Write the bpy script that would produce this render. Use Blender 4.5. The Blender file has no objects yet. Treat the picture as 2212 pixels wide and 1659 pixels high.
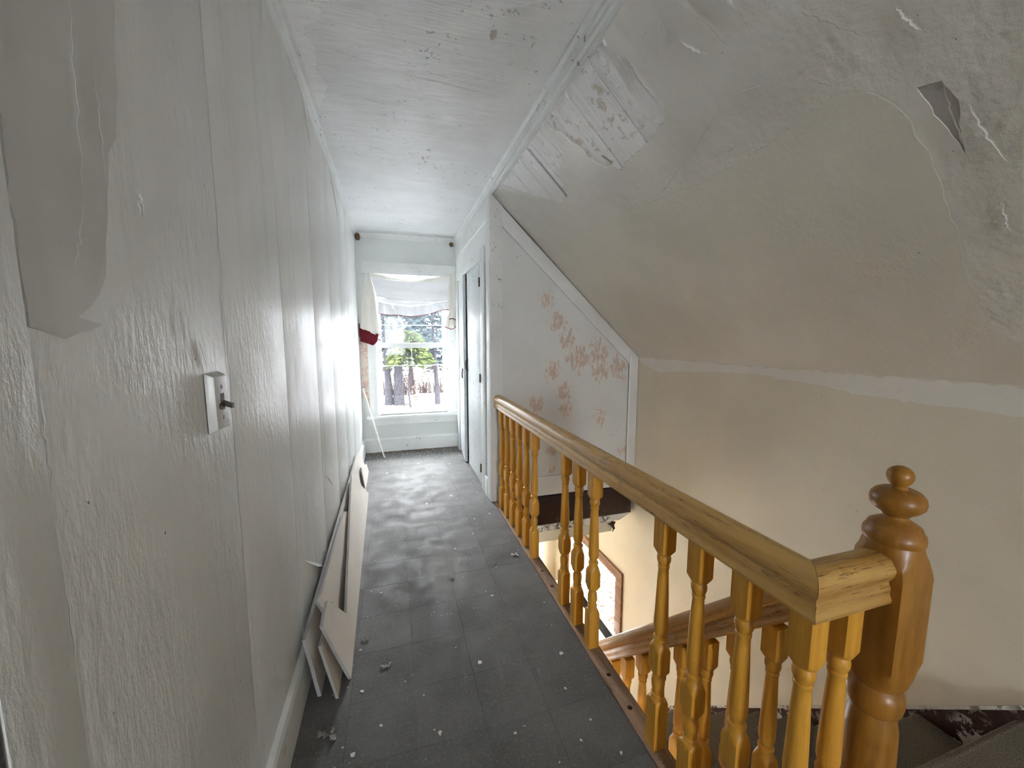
import bpy, bmesh, math, random
from mathutils import Vector, Matrix, noise
from mathutils.geometry import delaunay_2d_cdt
R = random.Random(7)
scene = bpy.context.scene
COL = scene.collection

# ------------------------------------------------------------------ camera
cam_d = bpy.data.cameras.new('camera'); cam = bpy.data.objects.new('camera', cam_d); COL.objects.link(cam)
cam_d.sensor_fit = 'HORIZONTAL'; cam_d.sensor_width = 36.0; cam_d.lens = 838.0 / 2212.0 * 36.0
cam_d.clip_start = 0.02; cam_d.clip_end = 300
cam.location = (0, 0, 1.25)
cam.rotation_euler = (math.radians(90 - 6.63), 0, math.radians(-16.88))
scene.camera = cam

# ------------------------------------------------------------------ daylight: overcast sky
wd = bpy.data.worlds.new('overcast_sky'); scene.world = wd; wd.use_nodes = True
bg = wd.node_tree.nodes['Background']
bg.inputs[0].default_value = (0.91, 0.955, 1.0, 1); bg.inputs[1].default_value = 1.0

def portal(name, loc, rot, sx, sy):
    l = bpy.data.lights.new(name, 'AREA'); l.shape = 'RECTANGLE'; l.size = sx; l.size_y = sy
    l.cycles.is_portal = True
    o = bpy.data.objects.new(name, l); COL.objects.link(o); o.location = loc; o.rotation_euler = rot
H90 = math.pi / 2
portal('daylight_portal_far_window', (0.205, 4.58, 1.2), (-H90, 0, 0), 0.80, 1.55)
portal('daylight_portal_stair_window', (2.08, 3.50, -1.365), (0, H90, 0), 0.80, 1.05)
portal('daylight_portal_rear_fill_opening', (0.05, -6.13, 1.35), (H90, 0, 0), .65, 1.4)  # covers the added rear opening that brings fill from behind the camera
portal('daylight_portal_hall_rear_fill_opening', (-0.6, -1.58, -1.45), (H90, 0, 0), 1.4, 1.7)  # covers the added unseen hall opening that lights the stairwell
portal('daylight_portal_hall_fill_opening', (-0.75, 4.58, -1.475), (-H90, 0, 0), .9, 1.45)  # covers the added unseen opening that lights the lower hall
cy = scene.cycles; cy.use_adaptive_sampling = True; cy.adaptive_threshold = .08; cy.max_bounces = 8; cy.diffuse_bounces = 6; cy.glossy_bounces = 3; cy.transmission_bounces = 4; cy.transparent_max_bounces = 8; cy.caustics_reflective = False; cy.caustics_refractive = False

vs = scene.view_settings
vs.view_transform = 'Standard'; vs.look = 'None'; vs.gamma = 1.0; vs.exposure = 6.0; vs.use_curve_mapping = False

# ------------------------------------------------------------------ node material helpers
class NT:
    def __init__(s, name):
        s.m = bpy.data.materials.new(name); s.m.use_nodes = True
        s.t = s.m.node_tree; s.t.nodes.clear()
        s.out = s.n('ShaderNodeOutputMaterial')
    def n(s, typ, **kw):
        nd = s.t.nodes.new(typ)
        for k, v in kw.items(): setattr(nd, k, v)
        return nd
    def link(s, a, b): s.t.links.new(a, b)
    def put(s, sock, v):
        if hasattr(v, 'is_linked') or hasattr(v, 'links'): s.link(v, sock)
        elif isinstance(v, (tuple, list)): sock.default_value = (*v, 1) if len(v) == 3 and sock.type == 'RGBA' else v
        else: sock.default_value = v
    def pos(s, obj=False):
        if obj: return s.n('ShaderNodeTexCoord').outputs['Object']
        return s.n('ShaderNodeNewGeometry').outputs['Position']
    def mapv(s, v, scale=(1, 1, 1), loc=(0, 0, 0)):
        nd = s.n('ShaderNodeMapping'); s.link(v, nd.inputs[0]); nd.inputs['Scale'].default_value = scale; nd.inputs['Location'].default_value = loc
        return nd.outputs[0]
    def noise(s, v, scale=5, detail=3, rough=.55, dist=0):
        nd = s.n('ShaderNodeTexNoise'); s.link(v, nd.inputs['Vector'])
        nd.inputs['Scale'].default_value = scale; nd.inputs['Detail'].default_value = detail
        nd.inputs['Roughness'].default_value = rough; nd.inputs['Distortion'].default_value = dist
        return nd.outputs[0]
    def vor(s, v, scale=5, feature='F1'):
        nd = s.n('ShaderNodeTexVoronoi'); nd.feature = feature; s.link(v, nd.inputs['Vector']); nd.inputs['Scale'].default_value = scale
        return nd.outputs[0]
    def ramp(s, f, a, b, lo=0., hi=1.):
        nd = s.n('ShaderNodeMapRange'); nd.interpolation_type = 'SMOOTHSTEP'; s.put(nd.inputs[0], f)
        nd.inputs[1].default_value = a; nd.inputs[2].default_value = b; nd.inputs[3].default_value = lo; nd.inputs[4].default_value = hi
        return nd.outputs[0]
    def mix(s, f, a, b):
        nd = s.n('ShaderNodeMix', data_type='RGBA'); s.put(nd.inputs[0], f); s.put(nd.inputs[6], a); s.put(nd.inputs[7], b)
        return nd.outputs[2]
    def math(s, op, a, b=0., c=0.):
        nd = s.n('ShaderNodeMath', operation=op); s.put(nd.inputs[0], a); s.put(nd.inputs[1], b); s.put(nd.inputs[2], c)
        return nd.outputs[0]
    def bump(s, h, strength=.3, dist=.01, prev=None):
        nd = s.n('ShaderNodeBump'); s.link(h, nd.inputs['Height']); nd.inputs['Strength'].default_value = strength; nd.inputs['Distance'].default_value = dist
        if prev is not None: s.link(prev, nd.inputs['Normal'])
        return nd.outputs[0]
    def rnd(s): return s.n('ShaderNodeObjectInfo').outputs['Random']
    def bsdf(s, col, rough=.6, normal=None, spec=.4, coat=0., metal=0.):
        b = s.n('ShaderNodeBsdfPrincipled')
        s.put(b.inputs['Base Color'], col); s.put(b.inputs['Roughness'], rough)
        b.inputs['Specular IOR Level'].default_value = spec; b.inputs['Metallic'].default_value = metal
        b.inputs['Coat Weight'].default_value = coat; b.inputs['Coat Roughness'].default_value = .25
        if normal is not None: s.link(normal, b.inputs['Normal'])
        s.link(b.outputs[0], s.out.inputs[0]); return b

def paint(name, col, rough=.5, fine=(60, 60, 60), fine_s=.25, wave=None, speck=0., speckcol=(.12, .11, .1), blotch=.12, streak=None, obj=False, chips=0., chipcol=(.2, .18, .16), chipscale=30, spec=.4):
    """old house paint: brush relief, blotches, specks, streaks and chips that follow no light"""
    t = NT(name); p = t.pos(obj)
    c = t.mix(t.ramp(t.noise(p, 2.2, 4), .35, .7), col, tuple(x * (1 - blotch) for x in col))
    if streak:
        sc, amt, scol = streak
        c = t.mix(t.math('MULTIPLY', t.ramp(t.noise(t.mapv(p, sc), 1.0, 4, .6), .52, .78), amt), c, scol)
    if chips:
        ch = t.math('MULTIPLY', t.ramp(t.noise(p, chipscale, 5, .7), .60 - .1 * chips, .63 - .1 * chips), t.ramp(t.noise(p, 3.1, 3), .45, .6))
        c = t.mix(ch, c, chipcol)
    if speck:
        sp = t.math('MULTIPLY', t.ramp(t.vor(t.mapv(p, (1, 1, .6)), 55), .12, .07), t.ramp(t.noise(p, 11, 3), .66 - speck * .16, .72 - speck * .16))
        c = t.mix(sp, c, speckcol)
    h = t.noise(t.mapv(p, fine), 1.0, 5, .6)
    nb = t.bump(h, fine_s, .006)
    if wave: nb = t.bump(t.noise(t.mapv(p, wave[0]), 1.0, 3), wave[1], .03, nb)
    t.bsdf(c, t.ramp(t.noise(p, 6, 3), .3, .7, rough * .8, rough * 1.2), nb, spec)
    return t.m

def wood(name, dark, light, grain=(40, 40, 3), rough=.4, obj=True, scuff=None, coat=.15, rot=0.):
    t = NT(name); p = t.pos(obj)
    if rot:
        nd = t.n('ShaderNodeMapping'); t.link(p, nd.inputs[0]); nd.inputs['Rotation'].default_value = (rot, 0, 0); p = nd.outputs[0]
    g = t.noise(t.mapv(p, grain), 1.0, 5, .65, .3)
    c = t.mix(t.ramp(g, .3, .7), dark, light)
    c = t.mix(t.ramp(t.noise(p, 14, 4), .55, .75, 0, .35), c, tuple(x * .55 for x in dark))
    if scuff:
        c = t.mix(t.ramp(t.noise(t.mapv(p, (30, 9, 30)), 1.0, 5, .7), .56, .74, 0, .40), c, scuff)
        ck = t.noise(t.mapv(p, tuple(90 if q > 10 else 2.5 for q in grain)), 1.0, 4, .6, .4)
        c = t.mix(t.ramp(t.math('ABSOLUTE', t.math('SUBTRACT', ck, .56)), .010, .003, 0, .85), c, (.035, .018, .01))
        g = t.math('ADD', g, t.ramp(t.math('ABSOLUTE', t.math('SUBTRACT', ck, .56)), .004, .016))
    nb = t.bump(g, .18, .003)
    t.bsdf(c, t.ramp(t.noise(p, 20, 3), .3, .7, rough * .8, rough * 1.35), nb, .4, coat)
    return t.m

M = {}
M['wall_left'] = paint('gloss_wall_paint', (.79, .79, .77), .36, (60, 60, 22), .55, ((16, 10, 2.2), .18), .4, streak=((8, 13, .45), .42, (.56, .53, .48)), blotch=.06)
M['wall_smooth'] = paint('skimmed_wall_paint', (.68, .67, .65), .55, (40, 40, 30), .12, ((5, 5, 3), .2), .15, streak=((8, 14, .8), .15, (.4, .38, .36)))
M['ceiling'] = paint('ceiling_paint', (.80, .81, .82), .5, (7, 110, 60), .6, ((3, 14, 3), .3), .3, chips=-.15, chipcol=(.42, .41, .40), streak=((.8, 14, 4), .25, (.68, .68, .69)))
M['slope'] = paint('sloped_plaster_paint', (.79, .775, .73), .55, (40, 40, 40), .5, ((7, 7, 7), .5), .2, blotch=.1)
M['slope_cream'] = paint('cream_slope_coat', (.78, .76, .69), .55, (55, 55, 55), .3, ((4, 4, 4), .3), .15, blotch=.08)
M['plank'] = paint('painted_plank', (.86, .86, .86), .5, (14, 160, 14), .6, ((3, 26, 3), .45), .3, chips=.35, chipcol=(.62, .57, .5), chipscale=22, blotch=.08)
M['cream'] = paint('cream_wall_paint', (.77, .715, .595), .55, (90, 90, 90), .2, ((3, 3, 3), .12), .12, blotch=.08)
M['cream_lower'] = paint('cream_hall_paint', (.80, .73, .58), .55, (90, 90, 90), .15, None, .1, blotch=.06)
M['skim'] = paint('white_skim_coat', (.84, .82, .77), .6, (60, 60, 60), .3, None, .1, blotch=.08)
M['bare'] = paint('bare_plaster', (.50, .47, .45), .8, (90, 90, 90), .5, None, .3)
M['far_wall'] = paint('grey_white_wall_paint', (.70, .725, .715), .5, (50, 50, 50), .2, ((6, 6, 6), .2), .3, blotch=.06)
M['trim'] = paint('white_trim_paint', (.80, .82, .81), .42, (50, 50, 50), .2, None, .3, chips=-.25, chipcol=(.33, .29, .25), chipscale=26)
M['trim_grey'] = paint('grey_trim_paint', (.72, .72, .71), .5, (50, 50, 50), .2, None, .35, chips=-.2, chipcol=(.36, .33, .3), chipscale=26)
M['door'] = paint('white_door_paint', (.73, .77, .79), .4, (50, 90, 8), .3, None, .5, chips=.2, chipcol=(.22, .2, .18), chipscale=44)
M['chippy'] = paint('flaking_white_paint', (.72, .71, .68), .55, (60, 60, 60), .6, None, .7, chips=1.15, chipcol=(.06, .035, .025), chipscale=30)
M['dark_brown'] = paint('dark_brown_paint', (.028, .010, .007), .35, (12, 60, 60), .3, None, .3, speckcol=(.3, .25, .2), chips=.35, chipcol=(.12, .08, .06), chipscale=18)
M['skirt'] = paint('flaked_maroon_paint', (.040, .014, .012), .5, (50, 50, 50), .7, None, .3, chips=1.0, chipcol=(.62, .6, .56), chipscale=22)
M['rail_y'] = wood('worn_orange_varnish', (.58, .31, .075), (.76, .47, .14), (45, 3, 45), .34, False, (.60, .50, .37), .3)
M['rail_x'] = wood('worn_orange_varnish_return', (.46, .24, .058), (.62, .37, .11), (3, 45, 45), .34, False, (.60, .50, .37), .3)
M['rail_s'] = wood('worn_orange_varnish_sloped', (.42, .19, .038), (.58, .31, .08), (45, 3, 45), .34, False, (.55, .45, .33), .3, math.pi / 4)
M['baluster'] = wood('orange_varnished_turning', (.62, .285, .030), (.78, .40, .050), (55, 55, 4), .42, True, None, .2)
M['newel'] = wood('orange_newel_vignette_darkened', (.27, .112, .013), (.40, .18, .024), (45, 45, 5), .42, True, None, .2)  # same wood as the balusters, with corner vignetting darkened into its colour
M['strip'] = wood('bare_floor_edge_wood', (.24, .145, .09), (.42, .29, .20), (50, 4, 50), .7, False, (.5, .46, .42), 0)
M['casing_brown'] = wood('brown_window_casing', (.20, .10, .055), (.36, .21, .13), (40, 4, 30), .5, False, None, 0)
M['hole'] = paint('dark_socket', (.012, .008, .006), .9, fine_s=.1)
M['metal'] = paint('galvanised_plate', (.66, .66, .65), .34, (80, 80, 10), .1, None, .2, chips=.3, chipcol=(.3, .27, .25), spec=.8)
M['brown_toggle'] = paint('dark_bronze_toggle', (.055, .045, .032), .45, fine_s=.1)
M['iron'] = paint('rusty_iron', (.06, .03, .02), .7, fine_s=.6)
M['board_face'] = paint('tan_wallboard_face', (.76, .70, .63), .75, (60, 60, 60), .15, ((8, 2, 8), .12), .15, blotch=.12)
M['board_edge'] = paint('grey_wallboard_core', (.40, .39, .38), .85, (120, 120, 120), .6, None, .5)
M['chip'] = paint('paint_chip', (.72, .71, .68), .6, fine_s=.2)
M['debris'] = paint('dusty_debris', (.26, .24, .22), .8, fine_s=.4)
M['nest'] = paint('dried_mud', (.20, .13, .07), .9, (90, 90, 90), .8)
M['rod'] = paint('white_enamel_rod', (.78, .76, .72), .4, fine_s=.1, chips=.4)
M['pinkpaper'] = None

def mk_floor():
    t = NT('worn_grey_floor_tile'); p = t.pos()
    c = t.mix(t.ramp(t.noise(p, 3, 5, .6), .3, .72), (.100, .097, .092), (.155, .152, .145))
    r = t.rnd()
    c = t.mix(t.ramp(r, 0, 1, 0, .22), c, (.22, .215, .205))
    c = t.mix(t.ramp(t.noise(t.mapv(p, (34, 5, 1)), 1, 5, .7), .55, .82, 0, .32), c, (.30, .295, .28))      # dust brushed along the hall
    c = t.mix(t.ramp(t.noise(t.mapv(p, (7, 26, 1)), 1, 5, .7), .55, .76, 0, .22), c, (.065, .063, .06))
    c = t.mix(t.ramp(t.noise(p, 110, 3, .7), .50, .72, 0, .5), c, (.26, .255, .245))
    c = t.mix(t.ramp(t.noise(p, 60, 4, .8), .58, .75, 0, .5), c, (.055, .053, .05))         # scuffs
    # dusty end of the hall and a pale worn patch
    sx = t.n('ShaderNodeSeparateXYZ'); t.link(p, sx.inputs[0])
    y = t.math('ADD', sx.outputs[1], t.math('MULTIPLY', t.noise(p, 5, 4), .8))
    c = t.mix(t.ramp(y, 2.3, 4.9, 0, .15), c, (.20, .195, .185))
    d = t.n('ShaderNodeVectorMath', operation='DISTANCE'); t.link(t.mapv(p, (1, .38, 1)), d.inputs[0]); d.inputs[1].default_value = (.24, .76, 0)
    pm = t.math('ADD', d.outputs['Value'], t.math('MULTIPLY', t.noise(p, 12, 4), .10))
    c = t.mix(t.ramp(pm, .165, .135, 0, .4), c, (.25, .24, .225))
    sp = t.math('MULTIPLY', t.ramp(t.vor(p, 30), .12, .06), t.ramp(t.noise(p, 7, 3), .52, .6))
    c = t.mix(sp, c, (.62, .61, .58))
    sp = t.math('MULTIPLY', t.ramp(t.vor(t.mapv(p, (1, 1, 1), (3.3, 1.7, 0)), 24), .10, .05), t.ramp(t.noise(p, 8, 3), .55, .62))
    c = t.mix(sp, c, (.04, .04, .04))
    nb = t.bump(t.noise(p, 70, 4), .15, .004)
    t.bsdf(c, t.ramp(t.noise(p, 9, 4), .3, .7, .6, .85), nb, .22)
    return t.m
M['floor'] = mk_floor()

def mk_carpet():
    t = NT('matted_brown_carpet'); p = t.pos()
    g = t.noise(p, 240, 3, .7)
    c = t.mix(t.ramp(g, .3, .7), (.13, .108, .086), (.30, .26, .21))
    c = t.mix(t.ramp(t.noise(p, 9, 4), .5, .8, 0, .4), c, (.27, .235, .195))
    sp = t.math('MULTIPLY', t.ramp(t.vor(p, 40), .10, .05), t.ramp(t.noise(p, 6, 3), .55, .65))
    c = t.mix(sp, c, (.55, .53, .48))
    t.bsdf(c, .95, t.bump(g, .8, .006), .1); return t.m
M['carpet'] = mk_carpet()

def mk_gable():
    """painted panel, peeled in places to pink paper"""
    t = NT('peeling_gable_paint'); p = t.pos()
    c = t.mix(t.ramp(t.noise(p, 2.0, 4), .35, .7), (.68, .685, .68), (.62, .625, .62))
    m = None
    for (x, z, r) in [(1.13, 1.55, .10), (1.22, 1.39, .12), (1.31, 1.24, .13), (1.40, 1.11, .18), (1.58, 1.14, .17), (1.77, 1.03, .17), (1.60, 1.0, .16), (1.18, 1.0, .12), (1.27, .84, .13), (1.61, .60, .11), (1.18, .35, .09), (1.18, .20, .07), (1.05, .73, .13), (1.83, .3, .09), (1.3, .7, .1)]:
        d = t.n('ShaderNodeVectorMath', operation='DISTANCE'); t.link(t.mapv(p, (1, 0, .85)), d.inputs[0]); d.inputs[1].default_value = (x, 0, z * .85)
        g = t.ramp(d.outputs['Value'], r * 1.3, 0)
        m = g if m is None else t.math('MAXIMUM', m, g)
    nz = t.noise(t.mapv(p, (48, 1, 17)), 1.0, 6, .75)
    k = t.math('ADD', t.math('MULTIPLY', m, .27), nz)
    peel = t.ramp(k, .70, .715)
    c = t.mix(t.ramp(k, .66, .70), c, (.74, .74, .72))
    c = t.mix(peel, c, t.mix(t.ramp(t.noise(p, 30, 3), .4, .6), (.62, .49, .42), (.52, .43, .37)))
    sp = t.math('MULTIPLY', t.ramp(t.vor(p, 45), .16, .10), t.ramp(t.noise(p, 6, 3), .58, .64))
    c = t.mix(sp, c, (.13, .11, .1))
    nb = t.bump(k, .5, .01)
    t.bsdf(c, .5, nb, .35); return t.m
M['gable'] = mk_gable()

def mk_paper():
    t = NT('pink_floral_wallpaper'); p = t.pos()
    k = t.noise(t.mapv(p, (22, 22, 30)), 1, 4, .7, 1.5)
    c = t.mix(t.ramp(k, .50, .58), (.70, .62, .55), (.60, .38, .32))
    t.bsdf(c, .8); return t.m
M['pinkpaper'] = mk_paper()

def mk_cloth(name, col, tr):
    t = NT(name); p = t.pos()
    wv = t.noise(t.mapv(p, (300, 300, 300)), 1, 2)
    c = t.mix(t.ramp(t.noise(p, 7, 4), .5, .8, 0, .35), col, tuple(x * .8 for x in col))
    d = t.n('ShaderNodeBsdfDiffuse'); l = t.n('ShaderNodeBsdfTranslucent'); mx = t.n('ShaderNodeMixShader'); mx.inputs[0].default_value = tr
    nb = t.bump(wv, .15, .002)
    for q in (d, l): t.put(q.inputs[0], c); t.link(nb, q.inputs['Normal'])
    t.link(d.outputs[0], mx.inputs[1]); t.link(l.outputs[0], mx.inputs[2]); t.link(mx.outputs[0], t.out.inputs[0])
    return t.m
M['cloth'] = mk_cloth('cream_cotton', (.78, .76, .70), .035)
M['sheer'] = mk_cloth('thin_white_cotton', (.82, .82, .84), .03)
M['hem'] = mk_cloth('cotton_hem', (.50, .48, .46), .0)
M['maroon'] = mk_cloth('maroon_cotton', (.13, .018, .025), .03)

def mk_glass(name, haze, hazecol):
    t = NT(name); p = t.pos()
    tr = t.n('ShaderNodeBsdfTransparent'); gl = t.n('ShaderNodeBsdfGlossy'); gl.inputs['Roughness'].default_value = .02
    m1 = t.n('ShaderNodeMixShader'); m1.inputs[0].default_value = .006
    t.link(tr.outputs[0], m1.inputs[1]); t.link(gl.outputs[0], m1.inputs[2])
    df = t.n('ShaderNodeBsdfTranslucent'); df.inputs[0].default_value = (*hazecol, 1)
    m2 = t.n('ShaderNodeMixShader'); t.link(t.ramp(t.noise(p, 14, 4), .3, .8, haze * .6, haze * 1.5), m2.inputs[0])
    t.link(m1.outputs[0], m2.inputs[1]); t.link(df.outputs[0], m2.inputs[2]); t.link(m2.outputs[0], t.out.inputs[0])
    return t.m
M['glass'] = mk_glass('old_window_glass', .004, (.9, .93, 1))
M['glass_dusty'] = mk_glass('dusty_window_glass', .014, (.85, .92, 1))

# ------------------------------------------------------------------ mesh helpers
def tag(o, label=None, cat=None, group=None, kind=None):
    if label: o['label'] = label
    if cat: o['category'] = cat
    if group: o['group'] = group
    if kind: o['kind'] = kind
    return o

def link(name, me, mat=None, parent=None, smooth=None):
    o = bpy.data.objects.new(name, me); COL.objects.link(o)
    if mat and not me.materials: me.materials.append(mat)
    if smooth is not None:
        for f in me.polygons: f.use_smooth = True
        me.set_sharp_from_angle(angle=math.radians(smooth))
    if parent:
        o.parent = parent
        o.matrix_parent_inverse = Matrix.LocRotScale(parent.location, parent.rotation_euler, None).inverted() if parent.type == 'EMPTY' else Matrix.Identity(4)
    return o

def empty(name, loc=(0, 0, 0), label=None, cat=None, group=None, kind=None):
    o = bpy.data.objects.new(name, None); COL.objects.link(o); o.location = loc; o.empty_display_size = .1
    return tag(o, label, cat, group, kind)

class MB:
    def __init__(s): s.v = []; s.f = []; s.mi = []
    def add(s, vs, fs, mi=0):
        b = len(s.v); s.v += [tuple(v) for v in vs]; s.f += [[i + b for i in f] for f in fs]; s.mi += [mi] * len(fs); return s
    def box(s, x0, x1, y0, y1, z0, z1, mi=0):
        return s.hexa([(x0, y0, z0), (x1, y0, z0), (x1, y1, z0), (x0, y1, z0), (x0, y0, z1), (x1, y0, z1), (x1, y1, z1), (x0, y1, z1)], mi)
    def hexa(s, v, mi=0): return s.add(v, [(0, 3, 2, 1), (4, 5, 6, 7), (0, 1, 5, 4), (1, 2, 6, 5), (2, 3, 7, 6), (3, 0, 4, 7)], mi)
    def prism(s, poly, ext, mi=0):
        """poly: 3D points of one face; ext: extrusion vector"""
        n = len(poly); a = [Vector(p) for p in poly]; b = [p + Vector(ext) for p in a]
        fs = [tuple(range(n))[::-1], tuple(range(n, 2 * n))] + [(i, (i + 1) % n, (i + 1) % n + n, i + n) for i in range(n)]
        return s.add(a + b, fs, mi)
    def tube(s, pts, rad, n=8, cap=True, mi=0):
        pts = [Vector(p) for p in pts]; rs = rad if isinstance(rad, (list, tuple)) else [rad] * len(pts)
        vs = []; fs = []; up = Vector((.13, .21, .97))
        for i, p in enumerate(pts):
            d = (pts[min(i + 1, len(pts) - 1)] - pts[max(i - 1, 0)]).normalized()
            a = d.cross(up if abs(d.dot(up)) < .95 else Vector((1, 0, 0))).normalized(); b = d.cross(a)
            vs += [p + (a * math.cos(k * 2 * math.pi / n) + b * math.sin(k * 2 * math.pi / n)) * rs[i] for k in range(n)]
        for i in range(len(pts) - 1):
            for k in range(n): fs.append((i * n + k, i * n + (k + 1) % n, (i + 1) * n + (k + 1) % n, (i + 1) * n + k))
        if cap: fs += [tuple(range(n))[::-1], tuple(range((len(pts) - 1) * n, len(pts) * n))]
        return s.add(vs, fs, mi)
    def rings(s, rings, cap=True, mi=0):
        n = len(rings[0]); vs = [p for r in rings for p in r]; fs = []
        for i in range(len(rings) - 1):
            for k in range(n): fs.append((i * n + k, i * n + (k + 1) % n, (i + 1) * n + (k + 1) % n, (i + 1) * n + k))
        if cap: fs += [tuple(range(n))[::-1], tuple(range((len(rings) - 1) * n, len(rings) * n))]
        return s.add(vs, fs, mi)
    def grid(s, fn, nu, nv, mi=0):
        vs = [fn(i / nu, j / nv) for j in range(nv + 1) for i in range(nu + 1)]; w = nu + 1
        return s.add(vs, [(j * w + i, j * w + i + 1, (j + 1) * w + i + 1, (j + 1) * w + i) for j in range(nv) for i in range(nu)], mi)
    def mesh(s, name, bevel=0, fix=True):
        me = bpy.data.meshes.new(name); me.from_pydata(s.v, [], s.f)
        if any(s.mi): me.polygons.foreach_set('material_index', s.mi)
        if fix or bevel:
            bm = bmesh.new(); bm.from_mesh(me)
            if fix: bmesh.ops.recalc_face_normals(bm, faces=bm.faces)
            if bevel: bmesh.ops.bevel(bm, geom=bm.edges[:], offset=bevel, segments=2, affect='EDGES', profile=.6)
            bm.to_mesh(me); bm.free()
        me.update(); return me
    def build(s, name, mat, parent=None, bevel=0, smooth=None, fix=True):
        me = s.mesh(name, bevel, fix)
        for m in (mat if isinstance(mat, (list, tuple)) else [mat]): me.materials.append(m)
        return link(name, me, None, parent, smooth)

def bx(name, mat, x0, x1, y0, y1, z0, z1, parent=None, bevel=0.):
    return MB().box(x0, x1, y0, y1, z0, z1).build(name, mat, parent, bevel, 40 if bevel else None)

def inpoly(p, poly):
    x, y = p; c = False; n = len(poly)
    for i in range(n):
        x0, y0 = poly[i]; x1, y1 = poly[i - 1]
        if (y0 > y) != (y1 > y) and x < (x1 - x0) * (y - y0) / (y1 - y0) + x0: c = not c
    return c

def rough_poly(poly, step=.02, amp=.008, seed=1, closed=True):
    out = []; n = len(poly)
    for i in range(n if closed else n - 1):
        a = Vector(poly[i]); b = Vector(poly[(i + 1) % n]); L = (b - a).length; k = max(1, int(L / step)); nn = Vector((-(b - a).y, (b - a).x)) / max(L, 1e-6)
        for j in range(k):
            q = a + (b - a) * (j / k)
            if j: q = q + nn * amp * (noise.noise(Vector((q.x * 35, q.y * 35, seed))) * 1.3)
            out.append((q.x, q.y))
    if not closed: out.append(tuple(poly[-1]))
    return out

def sheet(outer, holes, to3d, depth, extra=None, disp=None):
    """flat sheet with holes: faces, plus a rim of the given depth round the outline and the holes"""
    pts = []; ed = []
    for poly in [outer] + holes:
        b = len(pts); pts += [Vector(p) for p in poly]; n = len(poly); ed += [(b + i, b + (i + 1) % n) for i in range(n)]
    nb = len(pts)
    if extra: pts += [Vector(p) for p in extra if inpoly(p, outer) and not any(inpoly(p, h) for h in holes)]
    v2, e2, f2, *_ = delaunay_2d_cdt(pts, ed, [], 1, 1e-6)
    mb = MB(); vs = [to3d(v.x, v.y, disp(v.x, v.y) if disp else 0.) for v in v2]
    fs = [tuple(f) for f in f2 if not any(inpoly(sum((v2[i] for i in f), Vector((0, 0))) / len(f), h) for h in holes) and inpoly(sum((v2[i] for i in f), Vector((0, 0))) / len(f), outer)]
    mb.add(vs, fs)
    for poly in [outer] + holes:
        n = len(poly); top = [to3d(x, y, disp(x, y) if disp else 0.) for x, y in poly]; bot = [to3d(x, y, -depth) for x, y in poly]
        mb.add(top + bot, [(i, (i + 1) % n, (i + 1) % n + n, i + n) for i in range(n)])
    return mb

def flap(name, mat, path, side, nrm, width, lift, parent):
    """a strip of lifted paint or paper along a crack: attached along path, the other edge curls off the surface"""
    side = Vector(side).normalized(); nrm = Vector(nrm).normalized(); n = len(path); rows = []
    for k, (a, h) in enumerate([(0, .0004), (.4, .12), (.75, .5), (1, 1)]):
        rows.append([Vector(p) + side * width * .55 * a * math.sin(math.pi * (i + .35) / (n - .3)) ** .6 * (1 + .35 * noise.noise(Vector(p) * 60)) + nrm * (lift * .5 * h * math.sin(math.pi * (i + .35) / (n - .3)) + .0004) for i, p in enumerate(path)])
    mb = MB().add([v for r in rows for v in r], [(k * n + i, k * n + i + 1, (k + 1) * n + i + 1, (k + 1) * n + i) for k in range(3) for i in range(n - 1)])
    return mb.build(name, mat, parent, 0, 60)

def jag(a, b, n, amp, seed=0):
    a = Vector(a); b = Vector(b); out = []
    for i in range(n + 1):
        p = a.lerp(b, i / n); q = Vector((noise.noise(Vector((i * .7, seed, 1))), noise.noise(Vector((i * .7, seed, 7))), noise.noise(Vector((i * .7, seed, 13)))))
        out.append(p + q * amp)
    return out

# ------------------------------------------------------------------ the setting
XL, XR, YF, YB = -.35, 1.95, 4.45, -6.0
CZ = 2.35
ZL = -2.6                                   # floor of the hall below
S0 = Vector((.70, 0, 2.27)); SD = Vector((1.25, 0, -1.17)); SL = SD.length; SD = SD / SL; SN = Vector((-SD.z, 0, SD.x)) * -1  # normal towards the room
if SN.x > 0: SN = -SN
def slope(y, s, h=0.): return S0 + SD * s + Vector((0, y, 0)) + SN * h

# floor: slab, then each square tile
fl = MB().box(-.50, .700, YB, YF + .15, -.24, -.004).box(.700, XR, 2.83, YF + .15, -.24, -.004).build('floor', M['floor'])
tag(fl, 'worn grey square-tiled floor of the upstairs hall', 'floor', kind='structure')
xs = [XL, -.185, .03, .246, .461, .698]; tmesh = {}
rows = []; y = 2.17 - .2155 * 9
while y < YF: rows.append((y, min(y + .2155, YF))); y += .2155
for (y0, y1) in rows:
    for i in range(5):
        w, d = round(xs[i + 1] - xs[i], 3), round(y1 - y0, 3)
        if (w, d) not in tmesh: tmesh[(w, d)] = MB().box(-w / 2 + .0003, w / 2 - .0003, -d / 2 + .0005, d / 2 - .0005, -.005, 0).mesh('tile', .0005)
        o = link('tile', tmesh[(w, d)], M['floor'], fl); o.location = ((xs[i] + xs[i + 1]) / 2, (y0 + y1) / 2, -R.random() * .0003)
# landing beside the stair head, carpeted
ld = bx('floor_landing', M['carpet'], .700, XR, YB, .60, -.24, 0.0); tag(ld, 'matted brown carpet on the landing at the stair head', 'carpet', kind='structure')
MB().tube([(.95, .60, -.018), (XR, .60, -.018)], .020, 10).build('nosing', M['carpet'], ld, 0, 60)
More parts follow.
